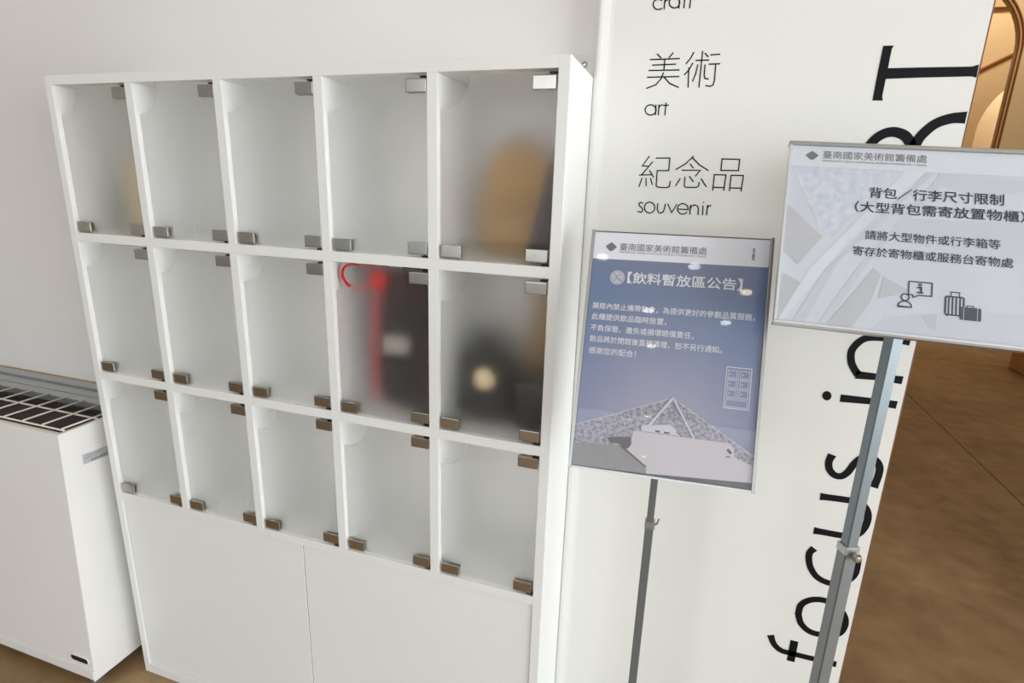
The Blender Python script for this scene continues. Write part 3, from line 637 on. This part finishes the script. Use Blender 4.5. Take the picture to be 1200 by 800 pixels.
big([(S('letter_i')[0], S('letter_i')[1], 0.22, False)])
for k in ('letter_s', 'letter_u', 'letter_c'):
    big([(S(k)[0], S(k)[1], 0.2, True)])
bm = bmesh.new(); add_ribbon(bm, smooth_pts(S('letter_o')[0], 6), S('letter_o')[1], put_panel, 0.0, 0.0008, closed=True); link('letter', bm, M['vinyl'], pn)
big([(S('letter_f')[0], S('letter_f')[1], 0.2, True), (S('f_bar')[0], S('f_bar')[1], 0.15, False)])

# ================================================================ SIGN STANDS
def sign_root(name, C_, a, u, n):
    o = empty(name)
    a = Vector(a); u = Vector(u); n = Vector(n)
    o.matrix_world = Matrix(((a.x, u.x, n.x, C_[0]), (a.y, u.y, n.y, C_[1]), (a.z, u.z, n.z, C_[2]), (0, 0, 0, 1)))
    return o
P_C = (1.51823, -0.06215, 1.2699); P_A = (0.99699, 0.07746, -0.00084); P_U = (-0.02554, 0.33888, 0.94048); P_N = (0.07314, -0.93763, 0.33984)
L_C = (1.88321, -0.03073, 1.48376); L_A = (0.99818, 0.0513, -0.03156); L_U = (0.00555, 0.44343, 0.89629); L_N = (0.05997, -0.89484, 0.44234)

def poster_blue():
    """printed sheet: pale header band over a blue to lavender to grey print (a print: colours fixed to the sheet)."""
    m = bpy.data.materials.new('printed_notice'); m.use_nodes = True
    nt = m.node_tree; b = nt.nodes['Principled BSDF']; N = nt.nodes.new; Lk = nt.links.new
    tc = N('ShaderNodeTexCoord'); sp = N('ShaderNodeSeparateXYZ'); Lk(tc.outputs['Object'], sp.inputs[0])
    mr = N('ShaderNodeMapRange'); mr.inputs[1].default_value = -0.215; mr.inputs[2].default_value = 0.165; Lk(sp.outputs['Y'], mr.inputs[0])
    r = N('ShaderNodeValToRGB'); Lk(mr.outputs[0], r.inputs[0])
    st = [(0.0, (150, 146, 160)), (0.25, (164, 164, 184)), (0.45, (150, 154, 180)), (0.62, (130, 142, 172)), (0.85, (114, 130, 164)), (1.0, (120, 130, 156))]
    r.color_ramp.elements[0].position = st[0][0]; r.color_ramp.elements[0].color = (*lin(st[0][1]), 1)
    r.color_ramp.elements[1].position = 1.0; r.color_ramp.elements[1].color = (*lin(st[-1][1]), 1)
    for p_, c_ in st[1:-1]:
        e = r.color_ramp.elements.new(p_); e.color = (*lin(c_), 1)
    # bluer towards the two side edges
    ab = N('ShaderNodeMath'); ab.operation = 'ABSOLUTE'; Lk(sp.outputs['X'], ab.inputs[0])
    m2 = N('ShaderNodeMapRange'); m2.inputs[1].default_value = 0.04; m2.inputs[2].default_value = 0.15; m2.inputs[4].default_value = 0.55; Lk(ab.outputs[0], m2.inputs[0])
    mx = N('ShaderNodeMix'); mx.data_type = 'RGBA'; Lk(m2.outputs[0], mx.inputs[0]); Lk(r.outputs[0], mx.inputs[6]); mx.inputs[7].default_value = (*lin((98, 122, 164)), 1)
    Lk(mx.outputs[2], b.inputs['Base Color']); b.inputs['Roughness'].default_value = 0.55
    return m
def flatpoly(name, pts, z, m, parent):
    bm = bmesh.new(); add_prism(bm, pts, 'z', z - 0.00012, z); return link(name, bm, m, parent)

M['printblue'] = poster_blue()
M['lattice'] = mat('printed_lattice', (112, 112, 128), 0.6, rgb2=(182, 180, 194), scale=150, stretch=(1, 1.3, 1))
M['pblock'] = mat('printed_pale_block', (196, 192, 200), 0.6, var=0.03, scale=5)
M['pblock2'] = mat('printed_grey_block', (140, 138, 142), 0.6, var=0.03, scale=5)
M['pdark'] = mat('printed_dark', (74, 72, 76), 0.6, rgb2=(96, 94, 96), scale=30)
M['pline'] = mat('printed_white_line', (200, 200, 212), 0.6, var=0.02)

def diamond(parent, cx, cy, w, h, z):
    d = flatpoly('diamond_logo', [(cx, cy + h / 2), (cx - w * 0.28, cy + h * 0.24), (cx - w / 2, cy), (cx - w * 0.28, cy - h * 0.3), (cx - w * 0.1, cy - h / 2), (cx + w * 0.1, cy - h / 2), (cx + w * 0.28, cy - h * 0.3), (cx + w / 2, cy), (cx + w * 0.28, cy + h * 0.24)], z, M['inkgrey'], parent)

# ---- portrait sign
ps = sign_root('sign_stand', P_C, P_A, P_U, P_N)
tag(ps, 'portrait blue notice about drinks in a grey frame on a thin grey pole', 'sign')
hw, hh = 0.1555, 0.216
Zp = 0.0
po = link('notice_sheet', (lambda bm: (add_box(bm, -0.1495, 0.1495, -0.2135, 0.2125, Zp - 0.0015, Zp), bm)[1])(bmesh.new()), M['printblue'], ps)
M['header'] = mat('header_print', (232, 236, 246), 0.6, var=0.01)
flatpoly('header_band', [(-0.1495, 0.1632), (0.1495, 0.1650), (0.1495, 0.2125), (-0.1495, 0.2125)], 0.0003, M['header'], po)
diamond(po, -0.1185, 0.1865, 0.0205, 0.0165, 0.0005)
text('organisation_name', '臺南國家美術館籌備處', po, -0.1031, 0.0472, 0.1873, 0.0135, M['inkgrey'], 0.008)
text('organisation_name_english', 'PREPARATORY OFFICE of NATIONAL MUSEUM of MODERN ART TAINAN', po, -0.1030, 0.0474, 0.1775, 0.0031, M['inkgrey'], 0.004)
text('website_note', '官\n方\n網\n站', po, 0.1220, 0.1265, 0.1862, 0.0215, M['inkgrey'], 0.01, vert=True)
text('notice_title', '【飲料暫放區公告】', po, -0.0840, 0.1100, 0.1318, 0.0205, M['inkwhite'], 0.022)
text('notice_line', '展館內禁止攜帶飲食，為提供更好的參觀品質服務，', po, -0.1415, 0.1345, 0.0768, 0.0120, M['inkwhite'], 0.010)
text('notice_line', '此櫃提供飲品臨時放置，', po, -0.1410, -0.0100, 0.0570, 0.0120, M['inkwhite'], 0.010)
text('notice_line', '不負保管、遺失或損壞賠償責任，', po, -0.1408, 0.0378, 0.0365, 0.0120, M['inkwhite'], 0.010)
text('notice_line', '飲品將於閉館後直接清理，恕不另行通知。', po, -0.1405, 0.0860, 0.0165, 0.0120, M['inkwhite'], 0.010)
text('notice_line', '感謝您的配合！', po, -0.1400, -0.0570, -0.0045, 0.0120, M['inkwhite'], 0.010)
# no-drinks badge
def putz(u, v, h): return (u, v, h)
bm = bmesh.new(); cx, cy, r = -0.1022, 0.1306, 0.0128
add_prism(bm, [(cx + r * math.cos(2 * math.pi * k / 32), cy + r * math.sin(2 * math.pi * k / 32)) for k in range(32)], 'z', 0.0003, 0.0005)
link('no_drinks_badge', bm, M['inkpaper'], po)
M['inkblue'] = mat('slate_blue_ink', (96, 112, 152), 0.6, var=0.03)
bm = bmesh.new()
ci = [(cx + 0.0103 * math.cos(2 * math.pi * k / 32), cy + 0.0103 * math.sin(2 * math.pi * k / 32)) for k in range(33)]
add_ribbon(bm, ci, 0.0008, putz, 0.0005, 0.0007, closed=True)
add_ribbon(bm, [(cx - 0.0072, cy + 0.0072), (cx + 0.0072, cy - 0.0072)], 0.0012, putz, 0.0005, 0.0007)
add_ribbon(bm, [(cx - 0.0015, cy + 0.004), (cx + 0.0065, cy + 0.004), (cx + 0.0052, cy - 0.005), (cx - 0.0002, cy - 0.005), (cx - 0.0015, cy + 0.004)], 0.0007, putz, 0.0005, 0.0007, closed=True)
add_ribbon(bm, [(cx + 0.002, cy + 0.004), (cx + 0.0045, cy + 0.008)], 0.0007, putz, 0.0005, 0.0007)
add_ribbon(bm, [(cx - 0.0078, cy - 0.0035), (cx - 0.0015, cy - 0.0035)], 0.0008, putz, 0.0005, 0.0007)
add_ribbon(bm, [(cx - 0.0075, cy - 0.0055), (cx - 0.0018, cy - 0.0055)], 0.0008, putz, 0.0005, 0.0007)
add_ribbon(bm, [(cx - 0.0075, cy - 0.0015), (cx - 0.0045, cy + 0.0005), (cx - 0.0018, cy - 0.0015)], 0.0008, putz, 0.0005, 0.0007)
link('no_drinks_icon', bm, M['inkblue'], po)
# locker pictogram
bm = bmesh.new(); x0, x1, y0, y1 = 0.0962, 0.1362, -0.0808, -0.0112
def rib(p, w=0.0013): add_ribbon(bm, p, w, putz, 0.0003, 0.0005)
def rect(a, b_, c, d, w=0.0010): add_ribbon(bm, [(a, c), (b_, c), (b_, d), (a, d), (a, c)], w, putz, 0.0003, 0.0005, closed=True)
rect(x0, x1, y0, y1, 0.0016)
cwid = (x1 - x0) / 2; rh = (y1 - y0 - 0.004) / 4
for j in range(3):
    for i in range(2):
        a_ = x0 + i * cwid; t_ = y1 - 0.0035 - j * rh
        rect(a_ + 0.003, a_ + cwid - 0.003, t_ - rh + 0.0022, t_ - 0.0018)
        add_prism(bm, [(a_ + 0.0065 + 0.0013 * math.cos(k), t_ - rh / 2 + 0.0013 * math.sin(k)) for k in [q * math.pi / 5 for q in range(10)]], 'z', 0.0003, 0.0006)
for j in (1, 2, 3): rib([(x0, y1 - 0.0035 - j * rh), (x1, y1 - 0.0035 - j * rh)], 0.0009)
rib([((x0 + x1) / 2, y1 - 0.002), ((x0 + x1) / 2, y1 - 0.0035 - 3 * rh)], 0.0009)
rect(x0 + 0.003, x1 - 0.003, y0 + 0.0025, y0 + rh - 0.002)
link('locker_pictogram', bm, M['inkpaper'], po)
# printed photograph of the lattice roof and white block
flatpoly('print_roof_lattice', [(-0.1495, -0.140), (-0.06, -0.1030), (0.008, -0.0750), (0.0129, -0.0735), (0.030, -0.0830), (0.090, -0.1170), (0.1495, -0.156), (0.1495, -0.200), (-0.1495, -0.190)], 0.0002, M['lattice'], po)
bm = bmesh.new()
def rb(p, w, z=0.0004): add_ribbon(bm, p, w, putz, 0.0002, z)
rb([(-0.1495, -0.140), (0.0110, -0.0748)], 0.0012); rb([(0.0129, -0.0745), (0.1495, -0.1560)], 0.0012)
for k in range(14): rb([(-0.14 + k * 0.011, -0.1375 + k * 0.0046), (-0.128 + k * 0.011, -0.158 + k * 0.004)], 0.0006)
for k in range(9): rb([(0.04 + k * 0.012, -0.092 - k * 0.0072), (0.048 + k * 0.012, -0.115 - k * 0.005)], 0.0006)
link('print_roof_ribs', bm, M['pline'], po)
flatpoly('print_low_block', [(-0.1495, -0.176), (-0.1495, -0.172), (-0.085, -0.168), (-0.068, -0.1660), (-0.020, -0.1975), (-0.0205, -0.2135), (-0.1495, -0.2135)], 0.0009, M['pblock2'], po)
flatpoly('print_white_block', [(-0.0500, -0.1455), (-0.0480, -0.1380), (0.1110, -0.1395), (0.1180, -0.1480), (0.1200, -0.1620), (0.1495, -0.172), (0.1495, -0.2135), (-0.0205, -0.2135), (-0.0220, -0.1970), (-0.0560, -0.1750)], 0.0011, M['pblock'], po)
flatpoly('print_shadow_base', [(-0.1495, -0.2135), (-0.1495, -0.2110), (-0.02, -0.2085), (0.06, -0.2045), (0.1495, -0.2000), (0.1495, -0.2135)], 0.0014, M['pdark'], po)
flatpoly('print_broken_edge', [(-0.092, -0.1560), (-0.075, -0.1520), (-0.052, -0.1500), (-0.050, -0.1620), (-0.054, -0.1690), (-0.064, -0.1720), (-0.070, -0.1640), (-0.086, -0.1640)], 0.0013, M['pdark'], po)
flatpoly('print_white_slab', [(-0.0370, -0.1310), (-0.0340, -0.1260), (-0.012, -0.1240), (0.012, -0.1200), (0.022, -0.1290), (0.036, -0.1380), (-0.034, -0.1370)], 0.0014, M['pline'], po)
bm = bmesh.new(); rb([(-0.0240, -0.1270), (0.0129, -0.0735)], 0.0040, 0.0016); rb([(0.0129, -0.0735), (0.0530, -0.1390)], 0.0034, 0.0016)
link('print_roof_beams', bm, M['pline'], po)
bm = bmesh.new(); rb([(-0.068, -0.1665), (-0.022, -0.1975)], 0.0026, 0.0017); rb([(-0.012, -0.1345), (-0.004, -0.1345)], 0.003, 0.0017); rb([(0.003, -0.1350), (0.012, -0.1350)], 0.003, 0.0017); rb([(0.024, -0.1320), (0.034, -0.1380)], 0.0018, 0.0017); rb([(0.108, -0.1500), (0.114, -0.1560)], 0.0045, 0.0017); rb([(0.106, -0.1620), (0.114, -0.1620)], 0.0015, 0.0017)
link('print_debris', bm, M['pdark'], po)

def rail(name, x0, x1, y0, y1, m, parent, d0=-0.006, d1=0.005, bev=0.0012):
    bm = bmesh.new(); add_box(bm, x0, x1, y0, y1, d0, d1, bev, 2); return link(name, bm, m, parent)
rail('side_rail', -hw, -hw + 0.0058, -hh, hh, M['alu'], ps)
rail('side_rail', hw - 0.0058, hw, -hh, hh, M['alu'], ps)
rail('bottom_rail', -hw + 0.0059, hw - 0.0059, -hh + 0.0005, -hh + 0.0045, M['alulight'], ps)
bm = bmesh.new(); add_box(bm, -hw + 0.0059, hw - 0.0059, -hh + 0.0046, hh - 0.0005, -0.0052, -0.0020); link('backing_board', bm, M['backing'], ps)
bm = bmesh.new(); add_box(bm, -hw + 0.0059, hw - 0.0059, -hh + 0.0047, hh - 0.0005, 0.0020, 0.0035); link('clear_cover', bm, M['clear'], ps)

def stand(parent, px, py, ztop, zjoin, w_up, d_up, w_lo, d_lo, style, yaw=0.06, mu='pole', ml='pole2'):
    """pole, collar and base built in world space, stored relative to the tilted sign."""
    inv = parent.matrix_world.inverted()
    rot = Matrix.Rotation(yaw, 4, 'Z'); mt = inv @ Matrix.Translation((px, py, 0)) @ rot
    def L(name, bm, m, smooth=False):
        bm.transform(mt); return link(name, bm, m, parent, smooth)
    bm = bmesh.new(); add_box(bm, -w_up / 2, w_up / 2, -d_up / 2, d_up / 2, zjoin - 0.02, ztop, 0.0012); L('upper_pole', bm, M[mu])
    bm = bmesh.new(); add_box(bm, -w_lo / 2, w_lo / 2, -d_lo / 2, d_lo / 2, 0.012, zjoin, 0.0012); L('lower_pole', bm, M[ml])
    bm = bmesh.new(); add_box(bm, -w_lo / 2 - 0.0015, w_lo / 2 + 0.0015, -d_lo / 2 - 0.0015, d_lo / 2 + 0.0015, zjoin - 0.010, zjoin + 0.006, 0.001); L('collar', bm, M['alu'])
    if style == 1:
        bm = bmesh.new(); add_box(bm, -w_up / 2 + 0.0012, -w_up / 2 + 0.0030, -d_up / 2 - 0.0004, -d_up / 2 + 0.001, zjoin + 0.006, ztop - 0.052); L('groove', bm, M['groove'])
        bm = bmesh.new(); add_box(bm, -w_lo / 2 + 0.0012, -w_lo / 2 + 0.0030, -d_lo / 2 - 0.0004, -d_lo / 2 + 0.001, 0.016, zjoin - 0.010); L('groove', bm, M['groove'])
    bm = bmesh.new()
    if style == 0:
        add_tube(bm, [(w_lo / 2, 0.0, zjoin - 0.004), (w_lo / 2 + 0.006, -0.001, zjoin + 0.002), (w_lo / 2 + 0.0085, -0.001, zjoin + 0.012)], 0.002, 8); L('clamp_lever', bm, M['pole'], True)
    else:
        add_lathe(bm, [(0.003, 0.0), (0.003, -0.006), (0.008, -0.006), (0.0085, -0.010), (0.006, -0.014), (0.003, -0.0145)], 12, (0.004, -d_lo / 2, zjoin - 0.010), 'y'); L('clamp_knob', bm, M['chrome'])
    bm = bmesh.new(); add_box(bm, -0.14, 0.14, -0.11, 0.11, 0.0, 0.008, 0.003); add_box(bm, -w_lo / 2 - 0.008, w_lo / 2 + 0.008, -d_lo / 2 - 0.008, d_lo / 2 + 0.008, 0.008, 0.014, 0.002); L('base_plate', bm, M['pole2'])
    bm = bmesh.new(); add_box(bm, -0.02, 0.02, -d_up / 2 - 0.004, -d_up / 2, ztop - 0.05, ztop); L('tilt_bracket', bm, M['pole'])
stand(ps, 1.515, -0.012, 1.262, 0.905, 0.0135, 0.012, 0.0165, 0.015, 0, mu='poledark', ml='poledark')

# ---- landscape sign
ls = sign_root('sign_stand', L_C, L_A, L_U, L_N)
tag(ls, 'landscape pale grey notice about bag and luggage size in an aluminium frame on a pole', 'sign')
lw, lh = 0.216, 0.1555
M['landpaper'] = mat('pale_printed_sheet', (214, 220, 230), 0.6, rgb2=(205, 211, 223), scale=6)
lo = link('notice_sheet', (lambda bm: (add_box(bm, -lw + 0.006, lw - 0.006, -lh + 0.006, lh - 0.006, -0.0015, 0), bm)[1])(bmesh.new()), M['landpaper'], ls)
M['lg1'] = mat('print_mid_grey', (190, 194, 202), 0.6, rgb2=(198, 201, 208), scale=14)
M['lg2'] = mat('print_light', (222, 228, 236), 0.6, rgb2=(215, 221, 231), scale=10)
M['lg3'] = mat('print_blue_lattice', (196, 206, 226), 0.6, rgb2=(220, 224, 234), scale=90)
M['lg4'] = mat('print_lavender', (200, 205, 218), 0.6, rgb2=(206, 211, 223), scale=10)
M['lheader'] = mat('header_print_white', (218, 224, 234), 0.6, var=0.01)
X0, X1, Y0, Y1 = -0.2090, 0.2090, -0.1465, 0.1130
flatpoly('print_lattice', [(X0, Y1), (-0.060, Y1), (-0.1100, 0.040), (-0.1400, -0.005), (-0.1600, 0.010)], 0.0002, M['lg3'], lo)
flatpoly('print_wall_shape', [(X0, 0.045), (-0.155, -0.005), (-0.187, -0.055), (X0, -0.035)], 0.0003, M['lg1'], lo)
flatpoly('print_wall_shape', [(X0, -0.070), (-0.178, -0.085), (-0.204, Y0), (X0, Y0)], 0.0003, M['lg1'], lo)
flatpoly('print_beam', [(-0.045, Y1), (-0.018, Y1), (-0.125, -0.020), (-0.200, Y0), (-0.208, Y0), (-0.170, -0.060)], 0.0004, M['lg2'], lo)
flatpoly('print_beam', [(-0.015, Y1), (-0.005, Y1), (-0.130, -0.045), (-0.170, Y0), (-0.188, Y0), (-0.145, -0.055)], 0.0004, M['lg4'], lo)
flatpoly('print_beam', [(0.005, Y1), (0.018, Y1), (-0.090, -0.045), (-0.140, Y0), (-0.152, Y0), (-0.105, -0.055)], 0.0004, M['lg4'], lo)
flatpoly('print_wall_shape', [(-0.080, -0.050), (-0.095, -0.075), (-0.140, Y0), (-0.105, Y0), (-0.082, -0.105), (-0.070, -0.060)], 0.0005, M['lg1'], lo)
flatpoly('print_wall_shape', [(0.00, Y1), (0.00, 0.093), (0.060, 0.078), (0.120, 0.090), (0.209, 0.082), (0.209, 0.100), (0.10, 0.108)], 0.0003, M['lg4'], lo)
flatpoly('print_wall_shape', [(-0.066, -0.062), (-0.028, -0.082), (-0.072, -0.098)], 0.0004, M['lg1'], lo)
flatpoly('print_wall_shape', [(-0.04, 0.035), (0.12, 0.04), (0.209, 0.02), (0.209, -0.03), (0.05, -0.02), (-0.055, 0.0)], 0.0003, M['lg4'], lo)
flatpoly('print_wall_shape', [(-0.06, -0.125), (0.03, -0.105), (0.12, -0.100), (0.209, -0.085), (0.209, Y0), (-0.08, Y0)], 0.0003, M['lg4'], lo)
flatpoly('print_pier', [(-0.012, -0.118), (0.006, -0.112), (0.005, -0.138), (-0.004, -0.134)], 0.0005, M['lg1'], lo)
flatpoly('header_band', [(X0 - 0.001, Y1), (X1 + 0.001, Y1), (X1 + 0.001, lh - 0.006), (X0 - 0.001, lh - 0.006)], 0.0006, M['lheader'], lo)
diamond(lo, -0.1800, 0.1330, 0.0195, 0.0155, 0.0008)
ZT_ = 0.0009
text('organisation_name', '臺南國家美術館籌備處', lo, -0.1640, -0.0165, 0.1352, 0.0135, M['inkgrey'], 0.008, ZT_)
text('organisation_name_english', 'PREPARATORY OFFICE of NATIONAL MUSEUM of MODERN ART TAINAN', lo, -0.1640, -0.0168, 0.1244, 0.0031, M['inkgrey'], 0.004, ZT_)
text('notice_title', '背包／行李尺寸限制', lo, -0.0935, 0.0870, 0.0740, 0.0180, M['ink'], 0.016, ZT_)
text('notice_title', '（大型背包需寄放置物櫃）', lo, -0.1120, 0.1140, 0.0490, 0.0180, M['ink'], 0.016, ZT_)
text('notice_line', '請將大型物件或行李箱等', lo, -0.0950, 0.0840, 0.0030, 0.0150, M['ink'], 0.010, ZT_)
text('notice_line', '寄存於寄物櫃或服務台寄物處', lo, -0.1105, 0.1005, -0.0242, 0.0150, M['ink'], 0.010, ZT_)
# pictograms: enquiry desk and luggage
bm = bmesh.new()
def rl(p, w=0.0016, closed=False): add_ribbon(bm, p, w, putz, 0.0006, 0.0009, closed=closed)
def circ(cx, cy, r, a0=0, a1=360, n=24): return [(cx + r * math.cos(math.radians(a0 + (a1 - a0) * k / n)), cy + r * math.sin(math.radians(a0 + (a1 - a0) * k / n))) for k in range(n + 1)]
rl(circ(-0.0360, -0.0915, 0.0052), closed=True)
rl(circ(-0.0360, -0.1065, 0.0090, 0, 180) + [(-0.0450, -0.1065), (-0.0270, -0.1065)], 0.0016)
rl([(-0.0265, -0.0865), (-0.0320, -0.0865), (-0.0320, -0.0660), (-0.0015, -0.0660), (-0.0015, -0.0865), (-0.0185, -0.0865), (-0.0255, -0.0905), (-0.0265, -0.0865)], 0.0016)
rl(circ(-0.0170, -0.0702, 0.0017), 0.0012, True)
rl([(-0.0205, -0.0745), (-0.0155, -0.0745), (-0.0155, -0.0825)], 0.0024); rl([(-0.0210, -0.0825), (-0.0125, -0.0825)], 0.0020)
link('enquiry_pictogram', bm, M['ink'], lo)
bm = bmesh.new()
rl([(0.0165, -0.0855), (0.0180, -0.0838), (0.0385, -0.0838), (0.0400, -0.0855), (0.0400, -0.1100), (0.0385, -0.1118), (0.0180, -0.1118), (0.0165, -0.1100), (0.0165, -0.0855)], 0.0018, True)
for k in range(4): rl([(0.0208 + k * 0.0048, -0.0838), (0.0208 + k * 0.0048, -0.1118)], 0.0016)
rl([(0.0235, -0.0838), (0.0235, -0.0770)], 0.0009); rl([(0.0340, -0.0838), (0.0340, -0.0770)], 0.0009); rl([(0.0222, -0.0768), (0.0352, -0.0768)], 0.0014)
rl([(0.0190, -0.1120), (0.0190, -0.1140)], 0.0018)
link('suitcase_pictogram', bm, M['ink'], lo)
bm = bmesh.new()
M['inkslate'] = mat('slate_ink', (62, 72, 88), 0.6, var=0.05)
def pz(pts, z0, z1): add_prism(bm, pts, 'z', z0, z1)
pz([(0.0350, -0.0995), (0.0362, -0.0980), (0.0608, -0.0980), (0.0620, -0.0995), (0.0620, -0.1160), (0.0608, -0.1175), (0.0362, -0.1175), (0.0350, -0.1160)], 0.0009, 0.0011)
add_ribbon(bm, [(0.0440, -0.0980), (0.0440, -0.0955), (0.0525, -0.0955), (0.0525, -0.0980)], 0.0010, putz, 0.0006, 0.0010)
bg = link('briefcase_pictogram', bm, M['inkslate'], lo)
bm = bmesh.new()
for u in (0.0398, 0.0572): add_ribbon(bm, [(u, -0.0980), (u, -0.1175)], 0.0007, putz, 0.0011, 0.0013)
link('briefcase_strap_lines', bm, M['inkpaper'], lo)

rail('top_rail', -lw, lw, lh - 0.0058, lh, M['alu'], ls)
rail('bottom_rail', -lw, lw, -lh, -lh + 0.0030, M['alu'], ls)
rail('bottom_rail', -lw + 0.001, lw - 0.001, -lh + 0.0031, -lh + 0.0072, M['alulight'], ls, d1=0.004)
rail('side_rail', -lw + 0.001, -lw + 0.0052, -lh + 0.0073, lh - 0.0059, M['alulight'], ls, d1=0.0042)
rail('side_rail', lw - 0.0052, lw - 0.001, -lh + 0.0073, lh - 0.0059, M['alulight'], ls, d1=0.0042)
bm = bmesh.new(); add_box(bm, -lw + 0.0053, lw - 0.0053, -lh + 0.0073, lh - 0.0059, -0.0052, -0.0020); link('backing_board', bm, M['backing'], ls)
bm = bmesh.new(); add_box(bm, -lw + 0.0053, lw - 0.0053, -lh + 0.0073, lh - 0.0059, 0.0020, 0.0035); link('clear_cover', bm, M['clear'], ls)
stand(ls, 1.8665, 0.000, 1.475, 0.930, 0.0215, 0.018, 0.0255, 0.022, 1, yaw=0.42)
